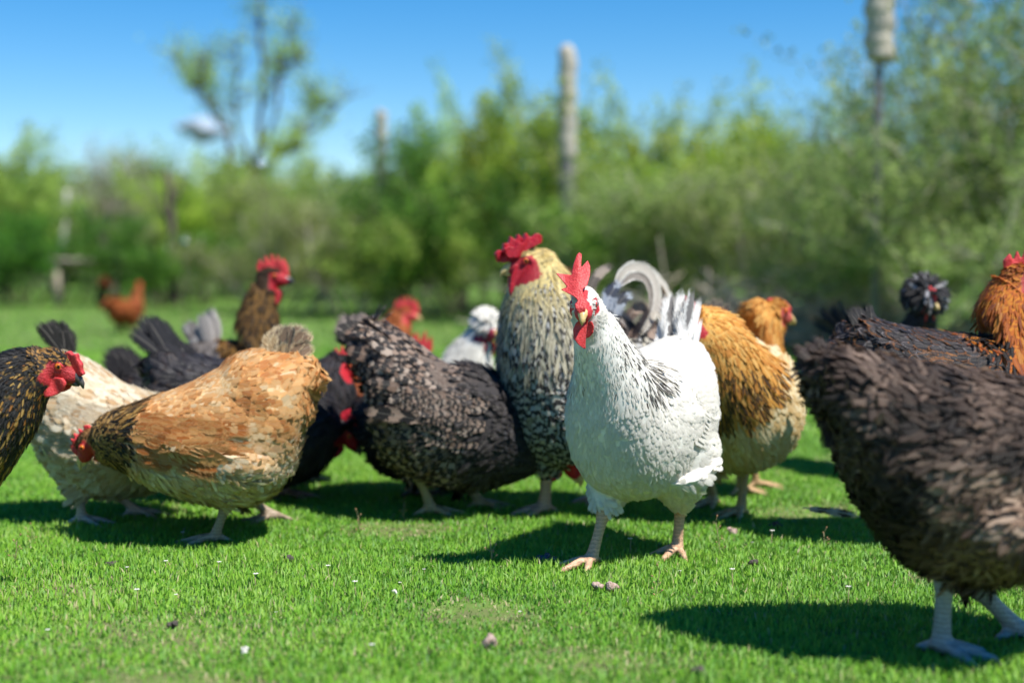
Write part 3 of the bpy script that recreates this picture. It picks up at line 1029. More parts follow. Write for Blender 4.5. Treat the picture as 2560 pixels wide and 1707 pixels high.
def st_rooster(P, reg, s, nn):
    n = len(P)
    a = vary(n, (0.03, 0.028, 0.027), 0.2)
    b = pick(n, [(0.56, 0.53, 0.45), (0.46, 0.46, 0.45), (0.66, 0.62, 0.52)], [.45, .3, .25])
    pt = np.zeros((n, 3)); pt[:, 0] = 1.0
    t = np.clip((s - 0.72) / 0.2, 0, 1)
    nk = (reg == 1) | (reg == 2)
    k = nk & (RNG.random(n) < 0.62 + 0.38 * t)
    yel = np.clip((P[:, 2] - 0.36) / 0.06, 0, 1)[:, None]
    base = np.array([0.60, 0.55, 0.40]) * (1 - yel) + np.array([0.66, 0.52, 0.22]) * yel
    a[k] = base[k] * (1 + RNG.normal(0, .1, (k.sum(), 1))); b[k] = (0.14, 0.12, 0.08)
    pt[k] = np.stack([0.6 * (RNG.random(k.sum()) < 0.4 * (1 - t[k])), np.zeros(k.sum()), 0.4 * (RNG.random(k.sum()) < .4)], 1)
    return a, b, pt


def st_gold(P, reg, s, nn):
    n = len(P)
    a = pick(n, [(0.72, 0.55, 0.30), (0.80, 0.68, 0.44), (0.64, 0.45, 0.21)], [.4, .35, .25]); b = cst(n, (0.75, 0.6, 0.36)); pt = np.zeros((n, 3)); pt[:, 1] = 0.4
    nk = (reg == 1)
    a[nk] = pick(nk.sum(), [(0.66, 0.33, 0.07), (0.72, 0.42, 0.12), (0.58, 0.25, 0.05)], [.4, .35, .25]); pt[nk] = 0
    b[nk] = (0.02, 0.016, 0.012)
    low = nk & (s < 0.66) & (nn[:, 1] * 0 + P[:, 2] < 0.285) & (RNG.random(n) < 0.55)
    pt[low] = (0, 0, 0.9)
    hd = reg == 2
    a[hd] = vary(hd.sum(), (0.55, 0.26, 0.05), 0.15); pt[hd] = 0
    return a, b, pt


def st_buff(P, reg, s, nn):
    n = len(P)
    a = pick(n, [(0.56, 0.26, 0.05), (0.50, 0.20, 0.035), (0.62, 0.34, 0.09)], [.4, .3, .3]); b = cst(n, (0.3, 0.12, 0.03)); pt = np.zeros((n, 3))
    return a, b, pt


def st_rust(P, reg, s, nn):
    n = len(P)
    a = pick(n, [(0.34, 0.09, 0.025), (0.44, 0.14, 0.035), (0.24, 0.06, 0.02)], [.4, .3, .3]); b = cst(n, (0.15, 0.04, 0.02)); pt = np.zeros((n, 3))
    return a, b, pt


def st_orangeblack(P, reg, s, nn):
    n = len(P)
    a = vary(n, (0.022, 0.018, 0.020), 0.3); b = pick(n, [(0.46, 0.17, 0.04), (0.20, 0.15, 0.13), (0.34, 0.30, 0.30), (0.03, 0.03, 0.035)], [.35, .2, .2, .25]); pt = np.zeros((n, 3)); pt[:, 1] = 0.9
    nk = (reg == 1) | (reg == 2)
    blk = nk & (P[:, 2] < 0.34) & (nn[:, 0] < 0.1) & (RNG.random(n) < 0.7)
    a[nk] = pick(nk.sum(), [(0.46, 0.12, 0.015), (0.56, 0.20, 0.02), (0.26, 0.06, 0.012)], [.4, .3, .3]); pt[nk] = 0
    a[blk] = (0.02, 0.015, 0.012)
    return a, b, pt


BROWN_THIGH = (0.0, -1.0)


def st_brown(P, reg, s, nn):
    n = len(P)
    a = patchy(P, [(0.016, 0.012, 0.011), (0.055, 0.036, 0.028), (0.14, 0.095, 0.072), (0.24, 0.17, 0.13)], [.36, .26, .24, .14], .8, .22)
    cx, cz = BROWN_THIGH
    e = ((P[:, 0] - cx) / .100) ** 2 + ((P[:, 2] - cz) / .078) ** 2
    k = np.clip((1.15 - e) / .35, 0, 1)[:, None]
    lo = patchy(P, [(0.09, 0.056, 0.04), (0.22, 0.145, 0.10), (0.40, 0.29, 0.21)], [.28, .4, .32], 1.3, .35)
    a = a * (1 - k) + lo * k  # light caught by the bulging thigh, painted in as lighter brown
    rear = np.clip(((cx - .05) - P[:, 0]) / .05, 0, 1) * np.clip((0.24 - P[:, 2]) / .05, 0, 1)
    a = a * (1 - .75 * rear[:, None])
    b = np.clip(a * 1.5, 0, 1); pt = np.zeros((n, 3)); pt[:, 1] = 0.4 * (RNG.random(n) < 0.5)
    return a, b, pt


# template hen (metres, x forward)
TEMPLATE = [(-.150, .285, -.165, .225, .028, 0), (-.125, .305, -.140, .170, .062, 0), (-.06, .298, -.085, .118, .090, 0), (0, .288, -.01, .098, .100, 0), (.055, .288, .06, .105, .097, 0),
            (.085, .305, .120, .140, .082, 0), (.092, .335, .150, .205, .062, 0), (.105, .365, .158, .278, .042, 0), (.125, .388, .160, .335, .028, 0)]


def template_spec(gx, gy, yaw_deg, sc=1.0, **k):
    O = on_ground(gx, gy)
    T = [tuple(np.array(r) * sc) for r in TEMPLATE]
    d = dict(O=O[:2], yaw=rad(yaw_deg), rings=T,
             legs=[dict(hip=(-0.01 * sc, .048 * sc, .165 * sc), hock=(-.015 * sc, .05 * sc, .082 * sc), foot=(0.01 * sc, .05 * sc, 0)), dict(hip=(0.0, -.048 * sc, .165 * sc), hock=(0.0, -.05 * sc, .082 * sc), foot=(0.045 * sc, -.05 * sc, 0))],
             head=dict(c=np.array([.150, 0, .392]) * sc, f=(1, 0, -.1), k=sc, comb=comb_outline(sc), wattle=wattle_outline(sc)),
             wing=dict(shoulder=(.075 * sc, .262 * sc), tip=(-.145 * sc, .245 * sc), h=.085 * sc))
    d['head'].update(k.pop('head', {}))
    d.update(k)
    return d

# ================================================================== GROUND
def grass_material():
    m, nt, b = mat('grass_blades')
    a = N(nt, 'ShaderNodeAttribute', attribute_name='rnd')
    s = N(nt, 'ShaderNodeSeparateXYZ'); nt.links.new(a.outputs['Vector'], s.inputs[0])
    c = ramp(nt, s.outputs[0], [(0.0, (0.055, 0.18, 0.012)), (0.35, (0.145, 0.35, 0.022)), (0.75, (0.29, 0.50, 0.045)), (0.95, (0.36, 0.55, 0.10)), (1.0, (0.52, 0.42, 0.24))])
    tipc = mixc(nt, math_node(nt, 'MULTIPLY', s.outputs[1], 0.35), c, (0.14, 0.42, 0.035))
    nt.links.new(tipc, b.inputs['Base Color'])
    b.inputs['Roughness'].default_value = 0.5
    geo = N(nt, 'ShaderNodeNewGeometry')
    g1 = N(nt, 'ShaderNodeVectorMath', operation='ADD'); nt.links.new(geo.outputs['Normal'], g1.inputs[0]); g1.inputs[1].default_value = (0, 0, 0.8)
    g2 = N(nt, 'ShaderNodeVectorMath', operation='NORMALIZE'); nt.links.new(g1.outputs[0], g2.inputs[0]); nt.links.new(g2.outputs[0], b.inputs['Normal'])
    b.inputs['Specular IOR Level'].default_value = 0.35
    tr = N(nt, 'ShaderNodeBsdfTranslucent'); nt.links.new(mixc(nt, 0.5, tipc, (0.24, 0.46, 0.06)), tr.inputs['Color'])
    mx = N(nt, 'ShaderNodeMixShader'); mx.inputs[0].default_value = 0.38
    nt.links.new(b.outputs[0], mx.inputs[1]); nt.links.new(tr.outputs[0], mx.inputs[2])
    nt.links.new(mx.outputs[0], nt.nodes['Material Output'].inputs['Surface'])
    return m


def ground_material():
    m, nt, b = mat('meadow_ground')
    tc = N(nt, 'ShaderNodeTexCoord')
    n1 = noise(nt, 0.6, 5, tc.outputs['Object']); n2 = noise(nt, 14, 5, tc.outputs['Object'])
    g = ramp(nt, n2.outputs['Fac'], [(0.3, (0.14, 0.11, 0.06)), (0.55, (0.12, 0.20, 0.03)), (0.8, (0.22, 0.20, 0.10))])
    d = mixc(nt, math_node(nt, 'MULTIPLY', math_node(nt, 'SUBTRACT', n1.outputs['Fac'], 0.5), 2.5, clamp=True), g, (0.16, 0.20, 0.06))
    nt.links.new(d, b.inputs['Base Color'])
    b.inputs['Roughness'].default_value = 0.95
    bump(nt, n2.outputs['Fac'], 0.6, 0.02, b)
    return m


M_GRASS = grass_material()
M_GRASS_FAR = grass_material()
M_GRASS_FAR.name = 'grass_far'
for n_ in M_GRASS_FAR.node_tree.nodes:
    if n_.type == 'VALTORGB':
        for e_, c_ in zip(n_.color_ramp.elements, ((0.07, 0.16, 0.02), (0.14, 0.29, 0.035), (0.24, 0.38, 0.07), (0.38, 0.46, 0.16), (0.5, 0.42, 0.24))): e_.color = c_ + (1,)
gm = ground_material()
V = []; Q = []
ys = [-6, 0, 2, 4, 8, 14, 22, 40, 100, 400, 2500]; xs = [-2500, -300, -60, -20, -8, 0, 8, 20, 60, 300, 2500]
for y in ys:
    for x in xs:
        V.append((x, y, 0))
for j in range(len(ys) - 1):
    for i in range(len(xs) - 1):
        a = j * len(xs) + i
        Q.append((a, a + 1, a + len(xs) + 1, a + len(xs)))
tag(link('ground', np_mesh('ground', V, None, Q, False), gm), kind='structure')


def grass_patch(name, n, d0, d1, hmin, hmax, wd, xpad=1.12, seed=1, power=1.0):
    rg = np.random.default_rng(seed)
    t = rg.random(n)
    d = (d0 ** (2 * power) + t * (d1 ** (2 * power) - d0 ** (2 * power))) ** (1 / (2 * power))
    x = (rg.random(n) * 2 - 1) * (0.40 * d * xpad + 0.15)
    # clumpiness
    cl = np.sin(x * 23 + 3 * np.sin(d * 17)) * np.sin(d * 29 + 2 * np.sin(x * 13)) + 0.6 * np.sin(x * 61 + d * 47) * np.sin(d * 71 - x * 37)
    x += rg.normal(0, .004, n); d += rg.normal(0, .004, n)
    low = np.sin(x * 5.1 + 1.3 * np.sin(d * 3.7 + 1)) * np.sin(d * 6.3 + 1.7 * np.sin(x * 4.1)) + 0.5 * np.sin(x * 11 - d * 9) * np.sin(d * 13 + x * 5)
    bare = np.clip((-low - 0.75) * 2.0, 0, 1) + np.exp(-(((x + .42) / .16) ** 2 + ((d - 1.72) / .10) ** 2)) * .9 + np.exp(-(((x + .62) / .10) ** 2 + ((d - 1.95) / .08) ** 2)) * .6
    keep = rg.random(n) > bare * 0.75
    x, d, cl, low, bare = x[keep], d[keep], cl[keep], low[keep], bare[keep]; n = len(x)
    H = (hmin + (hmax - hmin) * rg.random(n) ** 1.6) * (1 + 0.22 * cl) * (1 + 0.18 * low) * (1 - 0.35 * np.clip(bare, 0, 1))
    Wd = wd * (0.6 + 0.8 * rg.random(n)) * (1 + 1.1 * (rg.random(n) < 0.05))
    a = rg.random(n) * 2 * math.pi
    ln = np.abs(rg.normal(0, 0.55, n)) * H
    la = rg.random(n) * 2 * math.pi
    P = np.stack([x, d, np.zeros(n)], 1)
    w = np.stack([np.cos(a), np.sin(a), np.zeros(n)], 1) * Wd[:, None] / 2
    L = np.stack([np.cos(la) * ln, np.sin(la) * ln, np.zeros(n)], 1)
    up = np.array([0, 0, 1.0])
    v0, v1 = P - w, P + w
    mid = P + up * (H * 0.55)[:, None] + L * 0.32
    v2, v3 = mid - w * 0.9, mid + w * 0.9
    v4 = P + up * (H * (1 - 0.25 * (ln / H).clip(0, 1.5)))[:, None] + L
    X = np.stack([v0, v1, v2, v3, v4], 1).reshape(-1, 3)
    o = (np.arange(n) * 5)[:, None]
    T = np.concatenate([o + np.array([[2, 3, 4]])])
    Qd = o + np.array([[0, 1, 3, 2]])
    me = np_mesh(name, X, T, Qd)
    tone = np.clip(0.44 + 0.10 * cl + 0.13 * low + rg.normal(0, 0.19, n), 0, 0.97)
    dry = rg.random(n) < 0.026 + 0.18 * np.clip(bare, 0, 1)
    tone[dry] = 1.0
    rr = np.stack([np.repeat(tone, 5), np.tile([0, 0, .5, .5, 1.0], n), np.zeros(n * 5)], 1)
    attr(me, 'rnd', 'FLOAT_VECTOR', rr)
    return me


tag(link('grass', grass_patch('grass', 620000, 1.30, 3.6, 0.004, 0.0155, 0.0019, seed=3), M_GRASS), 'short bright green grass covering the ground', 'grass', kind='stuff')
tag(link('meadow_grass', grass_patch('meadow_grass', 330000, 3.45, 7.0, 0.007, 0.022, 0.0042, seed=8), M_GRASS), 'short bright green grass behind the flock', 'grass', kind='stuff')
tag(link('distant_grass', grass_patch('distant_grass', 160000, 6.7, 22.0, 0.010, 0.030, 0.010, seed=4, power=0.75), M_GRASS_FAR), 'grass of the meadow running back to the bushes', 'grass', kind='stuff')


# ================================================================== VEGETATION
def leaf_material(name, c1, c2, c3, trans=0.48):
    m, nt, b = mat(name)
    a = N(nt, 'ShaderNodeAttribute', attribute_name='rnd')
    c = ramp(nt, a.outputs['Fac'], [(0.0, c1), (0.55, c2), (1.0, c3)])
    oi = N(nt, 'ShaderNodeObjectInfo')
    hv = N(nt, 'ShaderNodeHueSaturation')
    nt.links.new(math_node(nt, 'ADD', 0.485, math_node(nt, 'MULTIPLY', oi.outputs['Random'], 0.03)), hv.inputs['Hue'])
    nt.links.new(math_node(nt, 'ADD', 0.8, math_node(nt, 'MULTIPLY', oi.outputs['Random'], 0.4)), hv.inputs['Value'])
    nt.links.new(c, hv.inputs['Color'])
    nt.links.new(hv.outputs[0], b.inputs['Base Color'])
    b.inputs['Roughness'].default_value = 0.5
    b.inputs['Specular IOR Level'].default_value = 0.2
    geo = N(nt, 'ShaderNodeNewGeometry')
    g1 = N(nt, 'ShaderNodeVectorMath', operation='ADD'); nt.links.new(geo.outputs['Normal'], g1.inputs[0]); g1.inputs[1].default_value = (0, 0, 0.25)
    g2 = N(nt, 'ShaderNodeVectorMath', operation='NORMALIZE'); nt.links.new(g1.outputs[0], g2.inputs[0]); nt.links.new(g2.outputs[0], b.inputs['Normal'])
    tr = N(nt, 'ShaderNodeBsdfTranslucent'); nt.links.new(hv.outputs[0], tr.inputs['Color'])
    mx = N(nt, 'ShaderNodeMixShader'); mx.inputs[0].default_value = trans
    nt.links.new(b.outputs[0], mx.inputs[1]); nt.links.new(tr.outputs[0], mx.inputs[2])
    nt.links.new(mx.outputs[0], nt.nodes['Material Output'].inputs['Surface'])
    return m


M_LEAF_MID = leaf_material('leaf_mid', (0.090, 0.152, 0.025), (0.269, 0.432, 0.066), (0.646, 0.780, 0.181))
M_LEAF_YEL = leaf_material('leaf_yellow_green', (0.135, 0.218, 0.022), (0.359, 0.540, 0.053), (0.718, 0.798, 0.135))
M_LEAF_OLIVE = leaf_material('leaf_olive', (0.103, 0.154, 0.032), (0.276, 0.386, 0.095), (0.580, 0.644, 0.228))
M_LEAF_NEAR = leaf_material('leaf_near', (0.041, 0.090, 0.013), (0.166, 0.297, 0.038), (0.580, 0.696, 0.164))
M_LEAF_DARK = leaf_material('leaf_dark', (0.030, 0.090, 0.015), (0.090, 0.258, 0.030), (0.209, 0.463, 0.060))
M_LEAF_GREY = leaf_material('leaf_grey', (0.161, 0.172, 0.081), (0.333, 0.345, 0.207), (0.598, 0.575, 0.414))
M_BARK = simple('bark_grey', (0.11, 0.09, 0.075), (0.26, 0.23, 0.19), 30, 0.9, 0.6, 0.01)
M_BARK_PALE = simple('bark_pale', (0.28, 0.25, 0.20), (0.48, 0.44, 0.36), 30, 0.9, 0.6, 0.01)
M_BARK_DARK = simple('bark_dark', (0.06, 0.045, 0.035), (0.14, 0.11, 0.085), 30, 0.9, 0.6, 0.01)


def grow(rg, base, h, r, nst, depth=2, spread=0.45, rad0=0.02, upright=0.6, kids=5):
    """returns tubes [(pts, radii)] and leaf anchor points (with twig direction)"""
    tubes, anchors = [], []

    def seg(p, d, L, rr, lev):
        n = 6
        pts = [p]; q = p.copy(); dd = d.copy()
        for i in range(n - 1):
            dd = dd + rg.normal(0, 0.12, 3) + np.array([0, 0, 0.04 * upright]); dd /= np.linalg.norm(dd)
            q = q + dd * L / (n - 1); pts.append(q.copy())
        pts = np.array(pts)
        tubes.append((pts, np.linspace(rr, rr * 0.35, n)))
        for i in range(1 if lev else 2, n):
            if lev > 0 or i > 3: anchors.append((pts[i], dd.copy(), lev))
        if lev < depth:
            for c in range(kids):
                t = 0.25 + 0.75 * rg.random()
                i = min(n - 2, int(t * (n - 1))); f = t * (n - 1) - i
                st_ = pts[i] * (1 - f) + pts[i + 1] * f
                side = rg.normal(0, 1, 3); side -= dd * side.dot(dd); side /= np.linalg.norm(side)
                nd = dd * (0.75) + side * spread * (0.8 + .6 * rg.random()) + np.array([0, 0, 0.25 * upright]); nd /= np.linalg.norm(nd)
                seg(st_, nd, L * (0.42 + 0.2 * rg.random()), rr * 0.45, lev + 1)
    for s in range(nst):
        a = rg.random() * 2 * math.pi; ro = r * 0.35 * math.sqrt(rg.random())
        p = np.array(base) + np.array([math.cos(a) * ro, math.sin(a) * ro, 0])
        lean = r * (0.3 + 0.7 * rg.random()) / h
        d = np.array([math.cos(a) * lean, math.sin(a) * lean, 1.0]); d /= np.linalg.norm(d)
        seg(p, d, h * (0.6 + 0.42 * rg.random()), rad0 * (0.6 + 0.6 * rg.random()), 0)
    return tubes, anchors


def leaves_mesh(name, rg, anchors, per, size, scatter, droop=0.0):
    P = np.array([a[0] for a in anchors]); Dn = np.array([a[1] for a in anchors])
    n = len(P) * per
    idx = np.repeat(np.arange(len(P)), per)
    tone_a = (rg.normal(0.45, 0.2, len(P)) + 0.24 * np.sin(P[:, 0] * 9 + 1.5 * np.sin(P[:, 2] * 7)) * np.sin(P[:, 2] * 8 + P[:, 1] * 6))[idx]
    C = P[idx] + rg.normal(0, scatter, (n, 3))
    d = Dn[idx] * 0.5 + rg.normal(0, 0.7, (n, 3)) + np.array([0, 0, 0.2 - droop]); d /= np.linalg.norm(d, axis=1)[:, None]
    s = np.cross(d, rg.normal(0, 1, (n, 3))); s /= np.linalg.norm(s, axis=1)[:, None]
    L = (size * (0.6 + 0.8 * rg.random(n)))[:, None]
    nn = np.cross(d, s)
    v0 = C; v1 = C + d * L * .5 + s * L * .26 + nn * L * .05; v2 = C + d * L; v3 = C + d * L * .5 - s * L * .26 + nn * L * .05
    X = np.stack([v0, v1, v2, v3], 1).reshape(-1, 3)
    Q = np.arange(n * 4).reshape(-1, 4)
    me = np_mesh(name, X, None, Q, False)
    attr(me, 'rnd', 'FLOAT', np.repeat(np.clip(tone_a + rg.normal(0, .2, n), 0, 1), 4))
    return me


def shrub_proto(seed, h, r, nst, per, leaf, scatter, mleaf, mbark, rad0=0.018, spread=0.55, depth=2, kids=5, upright=0.6, name='bush', tree=False, extra_leaf=None, twigs=0):
    rg = np.random.default_rng(seed)
    tubes, anchors = grow(rg, (0, 0, 0), h, r, nst, depth, spread, rad0, upright, kids)
    mb = MB()
    for p, rr in tubes: mb.tube(p, rr, 5)
    for q in range(twigs):
        a_ = anchors[rg.integers(len(anchors))]; dd = rg.normal(0, 1, 3); dd[2] = abs(dd[2]) + .3; dd /= np.linalg.norm(dd)
        l_ = rg.uniform(.15, .4); mb.tube([a_[0] - dd * l_ * .3, a_[0] + dd * l_ * .4 + rg.normal(0, .02, 3), a_[0] + dd * l_], [.006, .005, .002], 4)
    root = empty(name)
    link('trunk' if tree else 'stems', mb.mesh('stems'), mbark, root)
    link('crown' if tree else 'foliage', leaves_mesh('foliage', rg, anchors, per, leaf, scatter), mleaf, root)
    if extra_leaf:
        k = [anchors[i] for i in rg.choice(len(anchors), len(anchors) // 3, replace=False)]
        link('blossom', leaves_mesh('blossom', rg, k, extra_leaf[1], extra_leaf[2], scatter), extra_leaf[0], root)
    return root


def place(proto, used, x, y, rz, s, label, cat, group, sz=None):
    if proto.name in used:
        c = proto.copy(); COL.objects.link(c)
        for ch in proto.children:
            k = ch.copy(); k.parent = c; COL.objects.link(k)
    else:
        c = proto; used.add(proto.name)
    c.location = (x, y, -0.02); c.rotation_euler = (0, 0, rz); c.scale = (s, s, sz or s)
    tag(c, label, cat, group)
    return c


M_BLOSSOM = leaf_material('blossom_white', (0.55, 0.52, 0.50), (0.68, 0.65, 0.62), (0.8, 0.78, 0.74), 0.3)
PR = {
    'mid': shrub_proto(11, 1.7, 1.0, 9, 9, 0.052, 0.055, M_LEAF_MID, M_BARK, kids=5),
    'yel': shrub_proto(12, 1.9, 0.9, 9, 9, 0.055, 0.06, M_LEAF_YEL, M_BARK, kids=5, upright=1.2),
    'olive': shrub_proto(13, 1.6, 1.1, 10, 7, 0.042, 0.05, M_LEAF_OLIVE, M_BARK_PALE, kids=6, spread=0.7, twigs=90),
    'dark': shrub_proto(14, 1.5, 1.0, 9, 11, 0.055, 0.055, M_LEAF_DARK, M_BARK_DARK),
    'grey': shrub_proto(15, 1.8, 1.0, 10, 7, 0.035, 0.06, M_LEAF_GREY, M_BARK, kids=6, extra_leaf=(M_BLOSSOM, 2, 0.03)),
    'near': shrub_proto(16, 2.7, 1.25, 9, 9, 0.040, 0.032, M_LEAF_NEAR, M_BARK_PALE, rad0=0.012, kids=7, spread=0.6, twigs=140),
    'nearolive': shrub_proto(17, 2.3, 1.25, 9, 8, 0.040, 0.040, M_LEAF_OLIVE, M_BARK_PALE, rad0=0.012, kids=7, spread=0.75, twigs=160),
    'shoot': shrub_proto(18, 2.2, 0.18, 4, 14, 0.05, 0.05, M_LEAF_YEL, M_BARK, rad0=0.02, spread=0.3, kids=4, upright=1.6),
}
HT = {}
for k_, o_ in PR.items():
    fol = o_.children[1].data
    z_ = np.empty(len(fol.vertices) * 3, np.float32); fol.vertices.foreach_get('co', z_)
    HT[k_] = float(np.percentile(z_[2::3], 99.3))
used = set()


def bush(px, base_d, proto, height, label, wide=1.0, group='bushes along the far edge of the meadow', cat='bush'):
    """px: photo column of its middle, height in metres"""
    P = at(px, 640, base_d)
    h0 = HT[proto]
    s = height / h0
    place(PR[proto], used, P[0], base_d, random.random() * 6.28, s * wide, label, cat, group, s)


B = bush
# --- left hedge row, 14 - 19 m away
B(-120, 16, 'mid', 1.8, 'green bush at the far left edge behind the black and gold hen', 1.1)
B(40, 17, 'yel', 1.85, 'yellow green bush at the left edge under the open sky', 1.1)
B(150, 16, 'mid', 1.7, 'mid green bush beside the whitewashed trunk on the left', 1.0)
B(255, 18, 'grey', 1.7, 'grey twiggy bush in pale blossom behind the wooden bench', 1.1)
B(340, 16.5, 'grey', 1.75, 'grey and brown bush with bare twigs left of the tall tree', 1.1)
B(440, 17, 'mid', 1.75, 'rounded green bush just left of the tall tree', 1.0)
B(520, 15, 'yel', 1.45, 'bright green bush below the small white cloud', 1.0)
B(620, 16, 'olive', 1.4, 'olive bush at the foot of the tall forked tree', 1.1)
B(720, 17, 'yel', 1.65, 'bright green bush right of the forked tree trunk', 0.9)
B(800, 15, 'mid', 1.30, 'low green bush between the forked tree and the thin post', 1.2)
B(900, 14.5, 'olive', 1.30, 'pale olive bush left of the thin post', 1.1)
B(975, 16, 'dark', 1.5, 'dark green bush around the foot of the thin post', 1.0)
B(1060, 15, 'mid', 1.35, 'green bush right of the thin post', 1.2)
B(690, 11.5, 'olive', 0.85, 'low sage green bush behind the dark hen with the raised head', 1.6)
B(860, 11.0, 'olive', 0.95, 'low sage green bush behind the rust red hen', 1.5)
B(1010, 10.5, 'mid', 0.95, 'low green bush left of the rooster comb', 1.5)
B(440, 13, 'dark', 0.8, 'low dark bush behind the far rust hen', 1.6)
B(60, 13.5, 'dark', 0.85, 'low dark bush left of the wooden bench', 1.7)
# --- middle
B(1180, 11, 'dark', 1.35, 'dense dark green bush behind the rooster comb', 1.15)
B(1290, 12, 'mid', 1.5, 'green bush left of the tall wrapped post', 1.0)
B(1300, 13, 'grey', 1.75, 'grey leaved bush left of the tall wrapped post', 0.8)
B(1440, 9.6, 'mid', 1.30, 'bright green bush in front of the tall wrapped post', 0.85)
B(1500, 10.5, 'yel', 1.25, 'leafy bush right of the tall wrapped post', 1.0)
B(1640, 10.0, 'yel', 1.27, 'yellow green bush behind the white hen tail', 1.15)
B(1780, 9.8, 'yel', 1.25, 'yellow green bush left of the hanging sleeve', 1.05)
B(1560, 8.6, 'mid', 1.0, 'lower green bush behind the white rooster plumes', 1.3)
B(1750, 8.4, 'olive', 1.0, 'lower olive bush above the buff hen head', 1.3)
B(1900, 9.2, 'olive', 1.15, 'twiggy olive bush left of the big right hand thicket', 1.1)
B(1930, 7.8, 'olive', 0.95, 'grey twiggy bush at the near end of the right thicket', 1.2)
for px, d, h in ((1155, 13, 2.0), (1275, 12, 1.95), (1395, 9.5, 1.75), (1580, 10.5, 1.7), (1665, 10.2, 1.6), (1760, 10, 1.6), (1960, 9, 1.6)):
    place(PR['shoot'], used, at(px, 640, d)[0], d, random.random() * 6, h / HT['shoot'] * 1.1, {1155: 'slender leafy sapling left of the rooster comb', 1275: 'slender leafy sapling above the rooster comb', 1395: 'leafy sapling against the tall wrapped post', 1580: 'thin sapling in the middle of the sky gap', 1665: 'narrow columnar sapling above the white hen tail', 1760: 'leafy sapling above the gold hen', 1960: 'leafy sapling left of the hanging sleeve'}[px], 'sapling', 'young saplings rising from the bushes', h / HT['shoot'])
# --- right thicket
B(2060, 7.6, 'nearolive', 1.15, 'olive thicket bush below the hanging sleeve', 0.9, 'thicket bushes on the right')
B(2230, 7.8, 'near', 1.60, 'tall green thicket bush right of the hanging sleeve', 0.9, 'thicket bushes on the right')
B(2400, 7.0, 'near', 2.0, 'tallest green thicket bush at the right edge', 0.9, 'thicket bushes on the right')
B(2560, 6.8, 'nearolive', 2.0, 'olive thicket bush cut by the right edge of the picture', 1.0, 'thicket bushes on the right')
B(2180, 6.8, 'nearolive', 1.05, 'low olive bush behind the crested black hen', 1.3, 'thicket bushes on the right')
B(2380, 6.3, 'nearolive', 1.2, 'low twiggy bush behind the orange necked hen', 1.2, 'thicket bushes on the right')
B(2740, 7.2, 'near', 2.1, 'green thicket bush beyond the right edge', 1.0, 'thicket bushes on the right')
far = shrub_proto(21, 2.0, 1.6, 16, 14, 0.09, 0.11, M_LEAF_MID, M_BARK, kids=5, name='bush')
z_ = np.empty(len(far.children[1].data.vertices) * 3, np.float32); far.children[1].data.vertices.foreach_get('co', z_); FH = 1 / float(np.percentile(z_[2::3], 99.3))
for i, (px, lab) in enumerate(((100, 'far'), (480, 'far'), (860, 'far'), (1240, 'far'), (1620, 'far'), (2000, 'far'), (2400, 'far'))):
    place(far, used, at(px, 640, 24)[0], 24, i * 1.3, 1.0, 'distant bush of the hedge that closes the meadow, ' + ['at the left edge', 'left of the forked tree', 'beside the thin post', 'behind the rooster comb', 'behind the white hen', 'left of the right thicket', 'behind the right thicket'][i], 'bush', 'bushes of the distant hedge', FH * (1.9 if px < 1400 else 2.1))

# --- the forked tree
def forked_tree():
    d = 17.5
    O = at(640, 640, d); O[2] = 0
    L = lambda px, py, dy=0: np.array(at(px, py, d) + np.array([0, dy, 0]) - O)
    mb = MB(); rg = np.random.default_rng(5)
    anchors = []

    def limb(pts, r0, r1, sub=5, leafy=True):
        C = catmull(pts, 12); C[1:-1] += rg.normal(0, 0.015, (10, 3))
        mb.tube(C, np.linspace(r0, r1, 12) * .62, 8)
        for i in range(3, 12):
            for k in range(sub + 2 if i > 5 else 1):
                dd = rg.normal(0, 1, 3); dd[2] = abs(dd[2]) + 0.2; dd /= np.linalg.norm(dd)
                ln = 0.14 + 0.26 * rg.random()
                e = C[i] + dd * ln
                mb.tube([C[i], C[i] + dd * ln * .5 + rg.normal(0, .01, 3), e], [0.008, 0.006, 0.003], 4)
                if leafy and rg.random() < 0.75: anchors.append((e, dd, 1)); anchors.append((C[i] + dd * ln * .5, dd, 1))
    limb([L(600, 760), L(592, 640), L(600, 520), L(640, 430)], 0.10, 0.075, 0, False)
    limb([L(640, 430), L(648, 300), L(655, 190, .1), L(650, 90), L(650, 0), L(645, -60)], 0.065, 0.02, 4)
    limb([L(600, 520), L(575, 400), L(555, 300, .2), L(500, 240, .3), L(450, 180, .3), L(425, 140, .3)], 0.07, 0.02, 6)
    limb([L(555, 310), L(510, 240, -.2), L(520, 160, -.2)], 0.035, 0.015, 5)
    limb([L(640, 430), L(605, 330, -.3), L(600, 260, -.3), L(608, 130, -.4)], 0.04, 0.012, 3)
    limb([L(655, 380), L(690, 250, .2), L(690, 170, .3), L(725, 60, .3)], 0.045, 0.012, 4)
    limb([L(665, 260), L(710, 190, -.2), L(760, 150, -.2)], 0.03, 0.012, 4)
    limb([L(650, 440), L(720, 370), L(780, 320), L(870, 245)], 0.045, 0.014, 4)
    limb([L(720, 370), L(770, 290, .3), L(775, 230, .3)], 0.03, 0.012, 4)
    limb([L(640, 440), L(700, 400, -.4), L(760, 380, -.4)], 0.03, 0.012, 6)
    root = empty('tree', tuple(O))
    link('trunk', mb.mesh('trunk'), M_BARK_DARK, root)
    link('crown', leaves_mesh('crown', rg, anchors, 7, 0.05, 0.07), M_LEAF_YEL, root)
    tag(root, 'tall forked tree with thin young leaves against the sky', 'tree')
forked_tree()

